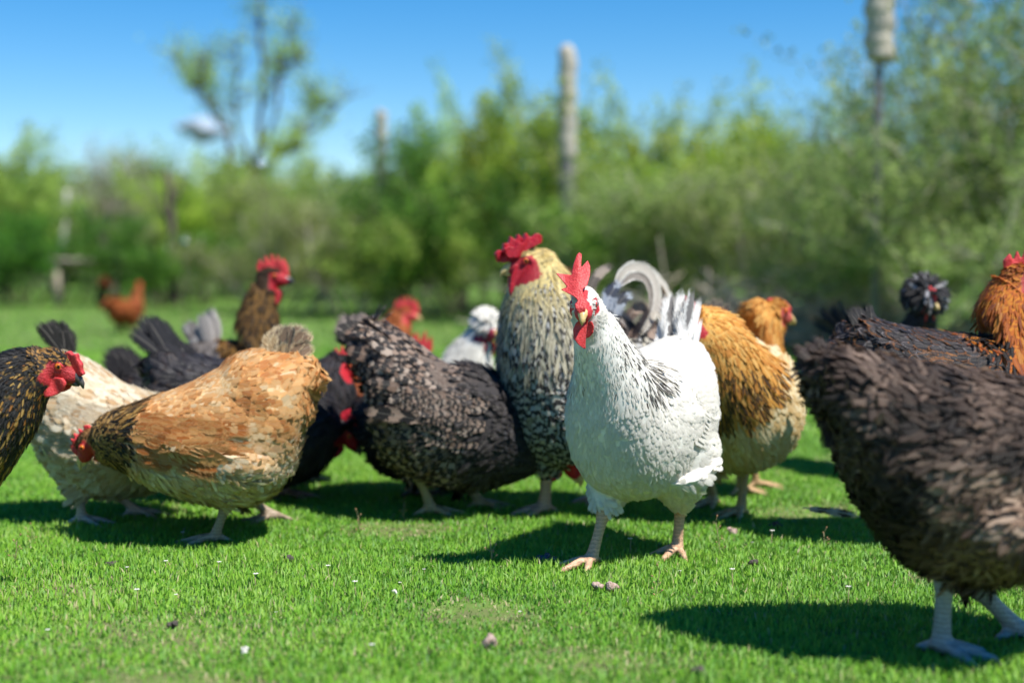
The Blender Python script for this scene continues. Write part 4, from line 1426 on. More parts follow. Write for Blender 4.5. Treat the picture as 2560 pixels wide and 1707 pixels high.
# --- posts, trunks, bench and glints
M_SLEEVE = simple('sleeve_beige', (0.36, 0.32, 0.26), (0.50, 0.46, 0.38), 25, 0.8, 0.5, 0.01)
M_DARKWOOD = simple('post_wood', (0.10, 0.10, 0.10), (0.22, 0.21, 0.20), 25, 0.9, 0.6, 0.008)


def wrapped_post(px, d, top_y, wrap_bot_y, pole_r, wrap_r, label, lean=0.0):
    O = at(px, 640, d); O[2] = 0
    zt = at(px, top_y, d)[2]; zb = at(px, wrap_bot_y, d)[2]
    root = empty('post', tuple(O))
    mb = MB(); mb.tube([(0, 0, -0.05), (lean * .5, 0, zt * .5), (lean, 0, zt - 0.05)], [pole_r * 1.15, pole_r, pole_r * .9], 14)
    link('pole', mb.mesh('pole'), M_DARKWOOD, root)
    mb = MB(); zs = np.linspace(zb, zt, 26)
    rr = [wrap_r * (0.86 + 0.14 * math.sin(i * 1.9) * 0.5 + 0.07) for i in range(26)]
    rr[0] *= 0.8; rr[-1] *= 0.35; rr[-2] *= 0.8
    mb.tube([(lean + 0.005 * math.sin(i), 0, z) for i, z in enumerate(zs)], rr, 20)
    link('sleeve', mb.mesh('sleeve'), M_SLEEVE, root)
    tag(root, label, 'post')


wrapped_post(955, 13.0, 275, 350, 0.045, 0.052, 'thin dark post with a small pale cap at left of centre')
wrapped_post(1418, 9.2, 112, 400, 0.050, 0.062, 'tall post wrapped in a beige sleeve behind the white hen')
wrapped_post(2190, 6.2, -150, 155, 0.018, 0.068, 'thin pole with a fat beige ribbed sleeve at upper right')


def trunk_thing(px, d, base_off, top_y, r, material, label, lean=0.1, name='tree_trunk', cat='trunk'):
    O = at(px, 640, d); O[2] = 0
    zt = at(px, top_y, d)[2]
    rg = np.random.default_rng(int(px))
    mb = MB(); C = catmull([(0, 0, -.05), (lean * .3, 0, zt * .4), (lean, .05, zt)], 10); C[1:] += rg.normal(0, r * .2, (9, 3))
    mb.tube(C, np.linspace(r, r * .6, 10), 10)
    root = empty('bare_tree', tuple(O)); tag(root, label, 'tree')
    link('trunk', mb.mesh('trunk'), material, root)
    for i0, sx in ((6, -1), (7, 1)):
        mb = MB(); mb.tube([C[i0], C[i0] + np.array([sx * .08, 0, .14]), C[i0] + np.array([sx * .12, .05, .34])], [r * .4, r * .3, r * .12], 8)
        link('branch', mb.mesh('branch'), material, root)


M_WHITEWASH = simple('whitewash', (0.38, 0.37, 0.35), (0.5, 0.49, 0.46), 12, 0.9, 0.3)
trunk_thing(147, 15.6, 0, 475, 0.045, M_WHITEWASH, 'bare whitewashed tree in the bushes at the left')
trunk_thing(252, 13.8, 0, 500, 0.055, M_BARK_DARK, 'bare brown tree just right of the wooden bench', 0.05)
trunk_thing(432, 14, 0, 430, 0.06, M_BARK_DARK, 'bare dark tree left of the forked tree', -0.04)
trunk_thing(990, 11.5, 0, 540, 0.028, M_BARK_PALE, 'thin pale bare tree right of the rust red hen', 0.1)

# bench
Ob = at(215, 640, 13.2); Ob[2] = 0
bench = empty('bench', tuple(Ob), rad(8)); tag(bench, 'low pale wooden bench in front of the left bushes', 'bench')
M_PALEWOOD = simple('pale_wood', (0.36, 0.31, 0.24), (0.50, 0.44, 0.36), 12, 0.8, 0.4)


def box_mb(mb, c, s):
    x, y, z = c; a, b, h = (k / 2 for k in s)
    V = [(x + i * a, y + j * b, z + k * h) for k in (-1, 1) for j in (-1, 1) for i in (-1, 1)]
    mb.add(V, [(0, 2, 3, 1), (4, 5, 7, 6), (0, 1, 5, 4), (2, 6, 7, 3), (0, 4, 6, 2), (1, 3, 7, 5)])


mb = MB(); box_mb(mb, (0, 0, .42), (.62, .26, .05)); link('seat', mb.mesh('seat', False), M_PALEWOOD, bench)
mb = MB(); box_mb(mb, (0, .12, .36), (.54, .03, .07)); link('rail', mb.mesh('rail', False), M_PALEWOOD, bench)
for sx in (-1, 1):
    mb = MB(); box_mb(mb, (sx * .25, 0, .19), (.05, .22, .40)); link('leg', mb.mesh('leg', False), M_PALEWOOD, bench)

# added mirror balls on stakes, standing in for the two bright bokeh glints
M_GLINT, _nt, _b = mat('glint_metal')
_b.inputs['Metallic'].default_value = 1.0; _b.inputs['Roughness'].default_value = 0.16; _b.inputs['Base Color'].default_value = (0.95, 0.97, 1, 1)
_nz = noise(_nt, 30, 2); bump(_nt, _nz.outputs['Fac'], 0.05, 0.001, _b)
for i, (px, py, d, r) in enumerate(((654, 412, 10.2, 0.028), (463, 604, 9.8, 0.016))):
    mb = MB(); P = at(px, py, d)
    mb.ellipsoid((0, 0, 0), [(0, 0, r), (r, 0, 0), (0, r, 0)], 16, 24)
    mb.tube([(0, 0, r * .9), (0, 0, r + .03)], [.002, .002], 6)
    o = link('bauble', mb.mesh('bauble'), M_GLINT); o.location = tuple(P)
    tag(o, ['shiny metal bauble glinting low on the forked tree', 'small shiny bauble glinting above the far rust hen'][i], 'bauble')
    # added stake that carries the ball
    mb = MB(); mb.tube([(0, 0, -P[2]), (0.01, 0, -P[2] * .5), (0, 0, -r * .7)], [.006, .005, .004], 6)
    link('stake', mb.mesh('stake'), M_BARK_DARK, o)

# dry twig heap by the right bushes
M_TWIG = simple('dry_twig', (0.30, 0.25, 0.18), (0.52, 0.46, 0.36), 40, 0.9)
rg = np.random.default_rng(9)
mb = MB()
for i in range(420):
    c = np.array([rg.normal(0, .55), rg.normal(0, .25), abs(rg.normal(0, .11))])
    d = rg.normal(0, 1, 3) * [1, .6, .35]; d /= np.linalg.norm(d); l = .12 + .25 * rg.random()
    mb.tube([c - d * l, c + rg.normal(0, .02, 3), c + d * l], [.005, .005, .003], 4)
o = link('twig_heap', mb.mesh('twig_heap'), M_TWIG); o.location = tuple(np.array([at(2080, 640, 7.3)[0], 7.3, 0.05]))
tag(o, 'heap of dry cut twigs in front of the right thicket', 'twig heap', kind='stuff')

# small white cloud low in the sky
rg = np.random.default_rng(4)
mb = MB()
for i in range(12):
    u_ = rg.uniform(-1, 1)
    mb.ellipsoid((u_ * 34, rg.normal(0, 10), 8 * rg.normal(0, 1) * (1 - abs(u_))), [(0, 0, 6 + 8 * (1 - abs(u_))), (20, 0, 0), (0, 14, 0)], 8, 12)
M_CLOUD = simple('cloud_white', (0.34, 0.40, 0.49), (0.38, 0.44, 0.53), .02, 1.0, 0, 1, 0)
o = link('cloud', remeshed(mb.mesh('cloud'), 3.0, 3), M_CLOUD); o.location = tuple(at(505, 325, 2600)); o.rotation_euler = (0, .12, 0)
tag(o, kind='structure')

# ================================================================== BIRDS
def tail_px(fr, base, tips, Wd, ca, cb=None, pat=(0, 0, 0), gloss=0.5, bend=0.0, yw=0.015, pointy=0.0, n_rep=1, cup=0.25):
    """tail quills traced: from the base pixel to each tip pixel, in the bird's mid plane, fanned sideways"""
    out = []
    cb = ca if cb is None else cb
    bx, bz = fr.p(*base)
    N_ = len(tips) * n_rep
    bnl = np.array([.25, -.7, .6])
    for i in range(N_):
        tp_ = tips[i // n_rep]
        tx, tz = fr.p(*tp_)
        d = np.array([tx - bx, 0, tz - bz]); L = np.linalg.norm(d); d /= L
        y = (((i * 7) % N_) / max(1, N_ - 1) - 0.5) * 2
        d2 = d + np.array([0, y * 0.16, 0])
        side = np.cross(d, (0, 1, 0)) + np.array([0, 0.35 * (1 if y > 0 else -1), 0])
        perp = np.cross(d, (0, 1, 0))
        out.append(dict(base=(bx, y * yw, bz), d=d2 - perp * bend, side=side, bn=(bnl @ fr.F, bnl @ fr.S, bnl[2]), L=L * (0.9 + .12 * random.random()), Wd=Wd, bend=perp * bend, ca=ca, cb=cb, pat=pat, gloss=gloss, pointy=pointy, cup=cup))
    return out


# 1 ---- the white hen in front (mid plane turned towards the camera)
def white_hen():
    yaw = 237
    O = np.array([0.186, 2.15])
    F = np.array([math.cos(rad(yaw)), math.sin(rad(yaw))]); S = np.array([-F[1], F[0]])

    def foot(px, py):
        P = on_ground(px, py)[:2] - O
        return (P @ F, P @ S, 0.0)
    fa = foot(1478, 1418); fb = foot(1692, 1388)
    rings = [(-.165, .325, -.172, .255, .030, 0), (-.140, .335, -.150, .185, .066, 0), (-.085, .325, -.105, .122, .092, 0), (-.02, .315, -.035, .098, .097, 0), (.040, .315, .038, .102, .086, 0),
             (.070, .324, .094, .138, .076, .004), (.074, .340, .126, .205, .064, .009), (.088, .358, .140, .272, .045, .008), (.112, .388, .158, .335, .030, .006)]
    tails = []
    for i in range(8):
        y = (i / 7 - .5) * 2
        e = rad(76 + 7 * math.cos(i * 2.1))
        d = np.array([-math.cos(e), y * 0.09, math.sin(e)])
        tails.append(dict(base=(-.150 + .010 * math.sin(i * 1.7), y * .014, .300), d=d, side=(.94, -.34 + .25 * y, .2), L=.112 + .010 * math.sin(i * 2.3), Wd=.036, bend=(.05, 0, -.02), ca=(.84, .83, .80), cb=(.09, .08, .08), pat=(0, 0, .85 if i in (1, 4, 6) else 0), gloss=.15, pointy=.1, bn=(.2, .8, .4)))
    for i in range(26):                                   # short white coverts that build the cone under the quills
        y = RNG.uniform(-1, 1); e = rad(70 + RNG.normal(0, 8))
        d = np.array([-math.cos(e) + .1, y * 0.10, math.sin(e)])
        tails.append(dict(base=(-.138 + RNG.uniform(-.02, .02), y * .030, .290), d=d, side=(.94, -.34 + .3 * y, .2), L=RNG.uniform(.045, .085), Wd=.024, bend=(.02, 0, -.02), ca=(.82, .82, .80), cb=(.3, .3, .3), pat=(0, 0, .0), gloss=.12, pointy=.2, bn=(.3, .7, .5)))
    legs = [dict(hip=(-.010, -.038, .160), hock=(fa[0] - .035, fa[1] * .93, .080), foot=fa, ang=-.25, r=.0085, tr=.050, toe=1.0),
            dict(hip=(-.040, .052, .155), hock=(fb[0] - .012, fb[1] * 1.0, .076), foot=fb, ang=.1, r=.0085, tr=.060)]
    HX = np.array([.162, .006, .398])
    spec = dict(O=O, yaw=rad(yaw), rings=rings, legs=legs, style=st_white, voxel=.003, smooth=2, cand=420000, lod=.8,
                head=dict(c=HX, f=(.88, .42, -.34), u=(0.2, .12, 1), k=1.17, comb=None, wattle=None, lid=.6, iris=M_IRIS_GREY, lobe_mat=M_RED),
                wing=dict(shoulder=(.06, .280), tip=(-.150, .250), h=.085, off=.002, cov=.0, out=.002), neck_s=.74, bulge=[(-.065, .165, .070, .070, .070, .034)], face_eye=True, front_neck=.6, face=(.55, .03, .04), shank=(.62, .38, .24), beak=M_BEAK_YEL,
                tail=tails, gloss=.12, lift=.8, nl=5, nw=4, jit=.13, face_z=.006, face_x=.006,
                sizes={'back': (.024, .015, 7, .055, .035, .1), 'neck': (.030, .0075, 7.0, .07, .05, .6), 'fluff': (.024, .012, 6.5, .06, .05, .3)})
    root = make_bird('hen', 'white hen with black flecked neck walking toward the camera in front', spec)
    return root, spec


hero, hspec = white_hen()


def hero_head_parts():
    """the white hen's own floppy comb and wattles, shaped from the photo and set on her head"""
    O = np.array([0.186, 2.15, 0]); yaw = rad(237)
    F = np.array([math.cos(yaw), math.sin(yaw), 0]); S = np.array([-F[1], F[0], 0])
    hc_l = hspec['head']['c']; hw = O + F * hc_l[0] + S * hc_l[1] + np.array([0, 0, hc_l[2]])
    # frame that faces the camera direction of her comb: x = image right, z = up
    xr = np.array([1, 0, 0.0]); yf = np.array([0, 1, 0.0]); zu = np.array([0, 0, 1.0])
    toL = lambda v: np.array([v @ F, v @ S, v[2]])
    M = np.eye(4); M[:3, 0] = toL(xr); M[:3, 1] = toL(yf); M[:3, 2] = toL(zu)
    d = hw[1]

    def outline(pts):
        return [((px - HC[0]) * d / FPX, -(py - HC[1]) * d / FPX) for px, py in pts]
    # pixel of the head centre
    HC = (1280 + hw[0] / d * FPX, 640 + (CAMH - hw[2]) / d * FPX)
    # photo pixels (crop 1380,620 scale 4.613)
    c = lambda L: [(1380 + a / 4.613, 620 + b / 4.613) for a, b in L]
    comb = c([(300, 745), (262, 700), (250, 640), (285, 600), (255, 560), (95, 475), (170, 450), (120, 380), (42, 290), (130, 300), (222, 312), (240, 200), (285, 80), (312, 50), (345, 70), (335, 190), (325, 235), (413, 142), (442, 210), (436, 310), (400, 425), (345, 470), (350, 560), (385, 640), (370, 715), (335, 745)])

    def bendc(X):
        X = X.copy()
        z = X[:, 2]; x = X[:, 0]
        t = np.clip((z + .005) / .075, 0, 1.2)
        X[:, 1] *= (1.4 - .8 * t)
        X[:, 1] += -.019 - .012 * (1 - t) + .030 * t + .006 * np.sin(x * 160) * t
        # big fold pit
        return X
    slab('comb', outline(comb), .011, _frame(M, hc_l), M_RED, hero, .0009, bendc, 2)
    w1 = c([(265, 850), (232, 930), (240, 1030), (290, 1095), (345, 1140), (380, 1155), (378, 1100), (385, 1000), (395, 900), (415, 800), (400, 770), (340, 800)])
    w2 = c([(415, 850), (400, 900), (390, 1040), (430, 1020), (470, 970), (480, 900), (462, 850), (440, 838)])
    for pts, dy in ((w1, -.026), (w2, -.010)):
        def bw(X, dy=dy):
            X = X.copy()
            zz = X[:, 2]
            X[:, 1] = X[:, 1] * np.clip(1.1 - 10 * np.abs(X[:, 2] + .055), .5, 1) + dy - .15 * np.clip(-.02 - zz, 0, 1) * 0 + 0.004 * np.cos((X[:, 0]) * 200)
            return X
        slab('wattle', outline(pts), .009, _frame(M, hc_l), M_RED, hero, .0011, bw, 4)


def _frame(M, c):
    F = M.copy(); F[:3, 3] = c
    return F


hero_head_parts()

# 2 ---- tan hen pecking
f = Frame(585, 1352, 180)
make_bird('hen', 'tan and cream hen pecking, head lowered to the left', dict(
    O=f.O[:2], yaw=f.yaw, style=st_tan, voxel=.0035, lod=.85, cand=300000, nl=5,
    rings=f.rings([(780, 912, 772, 1000, .045), (742, 885, 745, 1125, .085), (665, 880, 690, 1225, .106), (560, 915, 600, 1262, .115), (460, 962, 500, 1250, .112), (380, 992, 400, 1215, .100), (325, 1012, 322, 1180, .072), (275, 1028, 272, 1163, .047), (240, 1048, 245, 1150, .032)]),
    neck_s=.72,
    head=f.head(224, 1106, 196, 1152, k=1.05, u=(0.9, 0, .35), comb=comb_outline(.9, .55), wattle=wattle_outline(.9, .7)),
    legs=[f.leg((565, 1262), (536, 1362), r=.008, tr=.068, hipdx=-.02, hy=.062, hipz=.175), f.leg((628, 1250), (690, 1308), r=.0078, tr=.055, hipdx=.02)],
    sizes={'back': (.025, .014, 6.5, .10, .10, .1)}, bulge=[(*f.p(650, 1000), .088, .082, .106), (*f.p(610, 1140), .085, .062, .126)], wing=dict(shoulder=f.p(375, 1020), tip=f.p(665, 1050), h=.080, off=.004, out=.012), shank=(.36, .27, .19), face=(.42, .03, .03),
    tail=tail_px(f, (705, 905), [(690, 806), (715, 797), (742, 796), (766, 799), (786, 815), (796, 855)], .038, (.22, .15, .10), (.80, .64, .40), (0, .9, 0), .1, n_rep=2, bend=.08)
    + tail_px(f, (690, 930), [(674, 822), (700, 820), (735, 845), (768, 862), (780, 900), (720, 850)], .034, (.40, .28, .15), (.80, .66, .42), (0, .9, 0), .2, n_rep=2, bend=.1)))

# 3 ---- cream hen behind her
f = Frame(250, 1300, 0)
make_bird('hen', 'cream white hen with a black tail behind the tan hen', dict(
    O=f.O[:2], yaw=f.yaw, style=st_cream,
    rings=f.rings([(115, 905, 95, 1010, .05), (165, 885, 112, 1130, .09), (235, 915, 195, 1222, .108), (305, 960, 300, 1240, .115), (370, 985, 390, 1220, .105), (430, 1010, 450, 1170, .08), (475, 1040, 490, 1130, .05), (500, 1070, 515, 1130, .03)]),
    head=f.head(525, 1110, 550, 1140, comb=comb_outline(.9, .7), wattle=wattle_outline(.9)),
    legs=[f.leg((200, 1245), (205, 1316), r=.0085), f.leg((300, 1240), (345, 1295), r=.008, hipdx=-.02)],
    wing=dict(shoulder=f.p(400, 1040), tip=f.p(130, 960), h=.09), shank=(.45, .38, .33),
    tail=tail_px(f, (165, 890), [(100, 800), (118, 793), (140, 795), (160, 815), (172, 850)], .034, (.012, .012, .011), (.3, .28, .25), (0, .15, 0), .15, n_rep=2, bend=.15)))

# 4 ---- black and gold hen at the left edge
f = Frame(-290, 1500, 0)
kh = f.head(136, 912, 186, 936, k=1.12, comb=None, wattle=None)
black_gold = make_bird('hen', 'black hen with gold neck flecks at the left edge, red face and dark beak', dict(
    O=f.O[:2], yaw=f.yaw, style=st_blackgold, voxel=.0035, cand=330000, lod=.85, nl=5, gloss=.55, sizes={'neck': (.024, .0085, 8.0, .14, .09, .55)},
    rings=f.rings([(-640, 930, -630, 1100, .04), (-580, 900, -580, 1200, .08), (-470, 900, -450, 1340, .1), (-330, 920, -300, 1360, .115), (-200, 935, -150, 1340, .11), (-120, 930, -60, 1270, .095), (-60, 915, 12, 1185, .075), (0, 884, 82, 1080, .055), (45, 870, 116, 1000, .038), (95, 868, 140, 965, .028)]),
    neck_s=.58, head=kh, beak=M_BEAK_DARK, face=(.40, .03, .035), face_x=-.004, face_z=.009,
    legs=[dict(hip=(-.02, .05, .17), hock=(-.03, .05, .085), foot=(0, .05, 0)), dict(hip=(-.02, -.05, .17), hock=(-.03, -.05, .085), foot=(.04, -.05, 0))],
    wing=dict(shoulder=f.p(-160, 1010), tip=f.p(-600, 960), h=.09),
    tail=tail_px(f, (-600, 960), [(-700, 760), (-660, 740), (-620, 740)], .035, (.015, .015, .017), gloss=.6, n_rep=3)))

c1 = lambda L: [(a / 1.912, 600 + b / 1.912) for a, b in L]
KF = f


def traced_flesh(root, fr, items):
    """comb / wattles traced in the bird's mid plane; items: (name, pixels, thickness, lateral offset, material)"""
    for nm, pts, th, y, m_ in items:
        O2 = [fr.p(px, py) for px, py in pts]
        M = np.eye(4); M[:3, 3] = (0, y, 0)

        def wav(X):
            X = X.copy(); X[:, 1] += .0022 * np.sin(X[:, 0] * 210 + X[:, 2] * 90)
            return X
        slab(nm, O2, th, M, m_, root, .0015, wav, 4)


traced_flesh(black_gold, KF, [
    ('comb', c1([(300, 560), (318, 535), (335, 528), (350, 545), (375, 540), (382, 572), (398, 592), (395, 615), (408, 640), (385, 652), (360, 634), (345, 612), (325, 585)]), .013, 0, M_RED),
    ('wattle', c1([(232, 748), (222, 712), (235, 665), (270, 648), (320, 655), (337, 680), (322, 712), (282, 738)]), .006, -.013, M_RED),
    ('wattle', c1([(245, 735), (235, 700), (245, 665), (280, 655), (325, 660), (340, 685), (322, 715), (290, 730)]), .006, .013, M_RED)])

# 5 ---- raised dark gold head with a grey white tail
f = Frame(600, 1165, 0)
make_bird('hen', 'grey brown hen with dark gold neck holding her head high', dict(
    O=f.O[:2], yaw=f.yaw, style=st_darkgold, lod=1.15, red=M_RED,
    rings=f.rings([(480, 880, 478, 960, .045), (515, 850, 500, 1060, .08), (560, 850, 545, 1110, .1), (610, 855, 620, 1130, .11), (650, 850, 690, 1090, .1), (610, 830, 722, 990, .085), (592, 800, 716, 900, .066), (608, 750, 702, 825, .047), (632, 705, 692, 765, .032)]),
    neck_s=.6, head=f.head(678, 694, 730, 696, k=1.2, comb=comb_outline(1.2, .9), wattle=wattle_outline(1.2, 1.1)), beak=M_BEAK_DARK, face=(.38, .01, .02),
    legs=[f.leg((590, 1080), (595, 1170)), f.leg((640, 1080), (650, 1155))], wing=dict(shoulder=f.p(650, 900), tip=f.p(490, 900), h=.08),
    tail=tail_px(f, (535, 880), [(508, 768), (520, 764), (535, 780), (490, 800)], .04, (.50, .47, .44), (.10, .09, .09), (0, 0, .6), .2, n_rep=2)
    + tail_px(f, (520, 890), [(458, 800), (470, 795), (466, 830)], .032, (.10, .09, .09), (.3, .3, .3), (.5, 0, 0), .4, n_rep=2)))

# 6 ---- black hen pecking behind the tan hen, tail up at left
f = Frame(700, 1250, 0)
make_bird('hen', 'black hen with glossy blue tail, pecking between the tan and barred hens', dict(
    O=f.O[:2], yaw=f.yaw, style=st_black, gloss=.6,
    rings=f.rings([(395, 890, 385, 960, .045), (440, 880, 425, 1100, .085), (530, 895, 515, 1180, .105), (640, 925, 635, 1225, .115), (735, 950, 750, 1200, .1), (795, 975, 822, 1160, .078), (835, 1000, 848, 1120, .055), (852, 1030, 860, 1110, .035)]),
    neck_s=.75, head=f.head(864, 1082, 886, 1104, k=1.15, u=(.7, 0, .6), comb=comb_outline(1.2, .9), wattle=wattle_outline(1.1, 1.0)), beak=M_BEAK_DARK, red=M_RED_DARK, face=(.35, .01, .02),
    legs=[f.leg((690, 1195), (716, 1248), r=.009), f.leg((640, 1200), (625, 1255))], wing=dict(shoulder=f.p(760, 1000), tip=f.p(430, 960), h=.1), shank=(.22, .13, .1),
    tail=tail_px(f, (440, 915), [(328, 820), (330, 795), (345, 782), (368, 780), (390, 790), (412, 820)], .042, (.008, .009, .014), gloss=.3, n_rep=2, bend=.12)
    + tail_px(f, (500, 930), [(395, 850), (420, 850), (445, 860), (400, 890)], .040, (.010, .010, .015), (.05, .045, .055), (0, .3, 0), .3, n_rep=2, bend=.1)))

# 7 ---- black tailed hen left of it
f = Frame(470, 1190, 0)
make_bird('hen', 'black hen showing a rounded black tail between cream and tan hens', dict(
    O=f.O[:2], yaw=f.yaw, style=st_black, lod=1.2, gloss=.4,
    rings=f.rings([(325, 950, 325, 1010, .04), (370, 935, 365, 1080, .08), (450, 950, 440, 1130, .1), (540, 960, 540, 1140, .105), (610, 970, 620, 1110, .09), (655, 980, 670, 1060, .06), (690, 1000, 700, 1050, .035)]),
    head=f.head(715, 1040, 740, 1060, comb=comb_outline(1, .8), wattle=wattle_outline()), legs=[f.leg((470, 1120), (475, 1195)), f.leg((510, 1120), (520, 1185))],
    tail=tail_px(f, (370, 985), [(262, 860), (256, 880), (275, 855), (300, 858), (325, 880), (345, 910), (262, 910)], .046, (.016, .014, .017), (.04, .036, .04), (0, .3, 0), .2, n_rep=2, bend=.12)))

# 8 ---- black hen with upright neck just left of the barred hen
f = Frame(690, 1215, 0)
make_bird('hen', 'black hen with red face standing behind the barred hen tail', dict(
    O=f.O[:2], yaw=f.yaw, style=st_black, lod=1.1, gloss=.3,
    rings=f.rings([(545, 930, 545, 990, .04), (590, 915, 585, 1090, .08), (660, 910, 655, 1150, .1), (735, 905, 750, 1160, .105), (790, 900, 835, 1120, .095), (815, 888, 885, 1050, .075), (832, 880, 888, 985, .052), (845, 880, 880, 950, .035)]),
    neck_s=.62, head=f.head(862, 915, 896, 921, k=1.2, comb=comb_outline(1.1, .8), wattle=wattle_outline(1.1, 1.1)), beak=M_BEAK_DARK,
    legs=[f.leg((700, 1130), (705, 1218)), f.leg((740, 1130), (750, 1205))], wing=dict(shoulder=f.p(800, 960), tip=f.p(570, 950), h=.08)))

# 9 ---- barred hen
f = Frame(1110, 1285, 0)
make_bird('hen', 'brown and white barred hen with black breast, pecking right behind the rooster', dict(
    O=f.O[:2], yaw=f.yaw, style=st_barred, cand=240000, gloss=.35, fs=1.0,
    sizes={'back': (.040, .019, 5.0, .15, .1, .3), 'fluff': (.038, .014, 6.0, .26, .12, .4)},
    rings=f.rings([(912, 852, 938, 975, .042), (935, 815, 952, 1065, .080), (985, 825, 985, 1150, .108), (1055, 868, 1065, 1190, .118), (1120, 908, 1145, 1212, .116), (1185, 912, 1225, 1215, .112), (1258, 945, 1290, 1200, .090), (1325, 1020, 1345, 1180, .055), (1370, 1070, 1385, 1165, .036)]),
    neck_s=.76, head=f.head(1418, 1140, 1440, 1170, k=1.35, u=(.6, 0, .8), comb=comb_outline(1.2, 1.1), wattle=wattle_outline(1.1, 1.1)), red=M_RED_DARK,
    legs=[f.leg((1052, 1196), (1078, 1290), r=.0095, hipdx=.0), f.leg((1165, 1210), (1205, 1274), r=.009, hipdx=-.01)], shank=(.34, .28, .16),
    wing=dict(shoulder=f.p(1230, 985), tip=f.p(950, 950), h=.095, off=.008),
    tail=tail_px(f, (925, 870), [(828, 808), (842, 786), (868, 776), (895, 776), (832, 835), (915, 786)], .036, (.025, .022, .022), (.20, .16, .14), (.9, 0, 0), .3, n_rep=2, bend=.1)))

# 10 ---- dark hen under / behind the barred hen
f = Frame(1040, 1243, 0)
make_bird('hen', 'dark hen mostly hidden behind the barred hen, one dark leg showing', dict(
    O=f.O[:2], yaw=f.yaw, style=st_black, lod=1.1, gloss=.2,
    rings=f.rings([(905, 1010, 910, 1080, .045), (935, 980, 935, 1150, .08), (1000, 950, 1000, 1190, .1), (1080, 950, 1080, 1190, .105), (1160, 960, 1170, 1170, .09), (1210, 990, 1225, 1120, .06), (1245, 1030, 1255, 1110, .035)]),
    head=f.head(1270, 1090, 1290, 1115, comb=comb_outline(1, .8), wattle=wattle_outline()), beak=M_BEAK_DARK, shank=(.10, .085, .08),
    legs=[f.leg((1006, 1180), (1040, 1243)), f.leg((1100, 1180), (1120, 1235))], wing=dict(shoulder=f.p(1180, 1010), tip=f.p(930, 1010), h=.08)))

# 11 ---- rooster
f = Frame(1420, 1284, 200)
SK = []
rb = f.p(1560, 850)
rfr = f


def sickle(path, Wd, ca, cb, pat=(0, 0, .5), y0=0.0, y1=0.0):
    """curving plume through photo pixels, returned as a custom mesh tuple"""
    P3 = []
    for i, (px, py) in enumerate(path):
        x, z = rfr.p(px, py); t = i / (len(path) - 1)
        P3.append((x, y0 + (y1 - y0) * t, z))
    C = catmull(P3, 26)
    T = np.gradient(C, axis=0); T /= np.linalg.norm(T, axis=1)[:, None]
    u = np.linspace(-1, 1, 7); v = np.linspace(0, 1, 26)
    side = np.cross(T, (0, 1, 0)) * 0.9 + np.array([0, .35, 0]); side /= np.linalg.norm(side, axis=1)[:, None]
    nn = np.cross(T, side)
    prof = np.clip(.25 + 2.2 * v, 0, 1) * np.clip((1.02 - v) / .35, 0, 1) ** .6
    X = C[:, None] + (u[None] * prof[:, None] * Wd / 2)[..., None] * side[:, None] * (1 + .06 * RNG.standard_normal((26, 7, 1))) - (.25 * Wd * (u ** 2)[None] * prof[:, None])[..., None] * nn[:, None]
    V = X.reshape(-1, 3)
    i = np.arange(25)[:, None] * 7; j = np.arange(6)[None]
    Q = np.stack([i + j, i + j + 1, i + j + 8, i + j + 7], -1).reshape(-1, 4)
    fuv = np.stack([np.broadcast_to(u[None], (26, 7)), np.broadcast_to(v[:, None], (26, 7)), np.full((26, 7), random.random())], -1).reshape(-1, 3)
    n = len(V); o = lambda q: np.tile(np.asarray(q, float), (n, 1))
    return V, Q, fuv, o(ca), o(cb), o(pat), np.full(n, .25), o((-.25, .75, .7))


rooster = make_bird('rooster', 'large barred rooster with yellow cream neck and big red comb behind the white hen', dict(
    O=f.O[:2], yaw=f.yaw, style=st_rooster, cand=300000, cat='rooster', gloss=.4, lod=.95, voxel=.004,
    sizes={'neck': (.048, .0085, 8.5, .10, .06, .8), 'back': (.036, .020, 5.5, .15, .1, .3)},
    rings=f.rings([(1610, 850, 1610, 930, .045), (1572, 845, 1575, 1050, .085), (1520, 850, 1515, 1080, .105), (1470, 850, 1450, 1115, .118), (1445, 830, 1368, 1160, .122), (1435, 790, 1300, 1110, .118), (1430, 750, 1268, 1010, .105), (1425, 710, 1256, 900, .088), (1408, 672, 1258, 800, .064), (1375, 632, 1275, 720, .042), (1350, 622, 1290, 690, .032)]),
    neck_s=.58, head=f.head(1322, 655, 1262, 668, k=1.32, comb=None, wattle=None), face=(.36, .015, .025), shank=(.50, .30, .2), red=M_RED_DARK,
    legs=[f.leg((1368, 1172), (1360, 1288), r=.0115, tr=.055, hipdx=.02), f.leg((1480, 1160), (1500, 1262), r=.011, tr=.042)],
    wing=dict(shoulder=f.p(1320, 950), tip=f.p(1590, 930), h=.11, off=.008)))
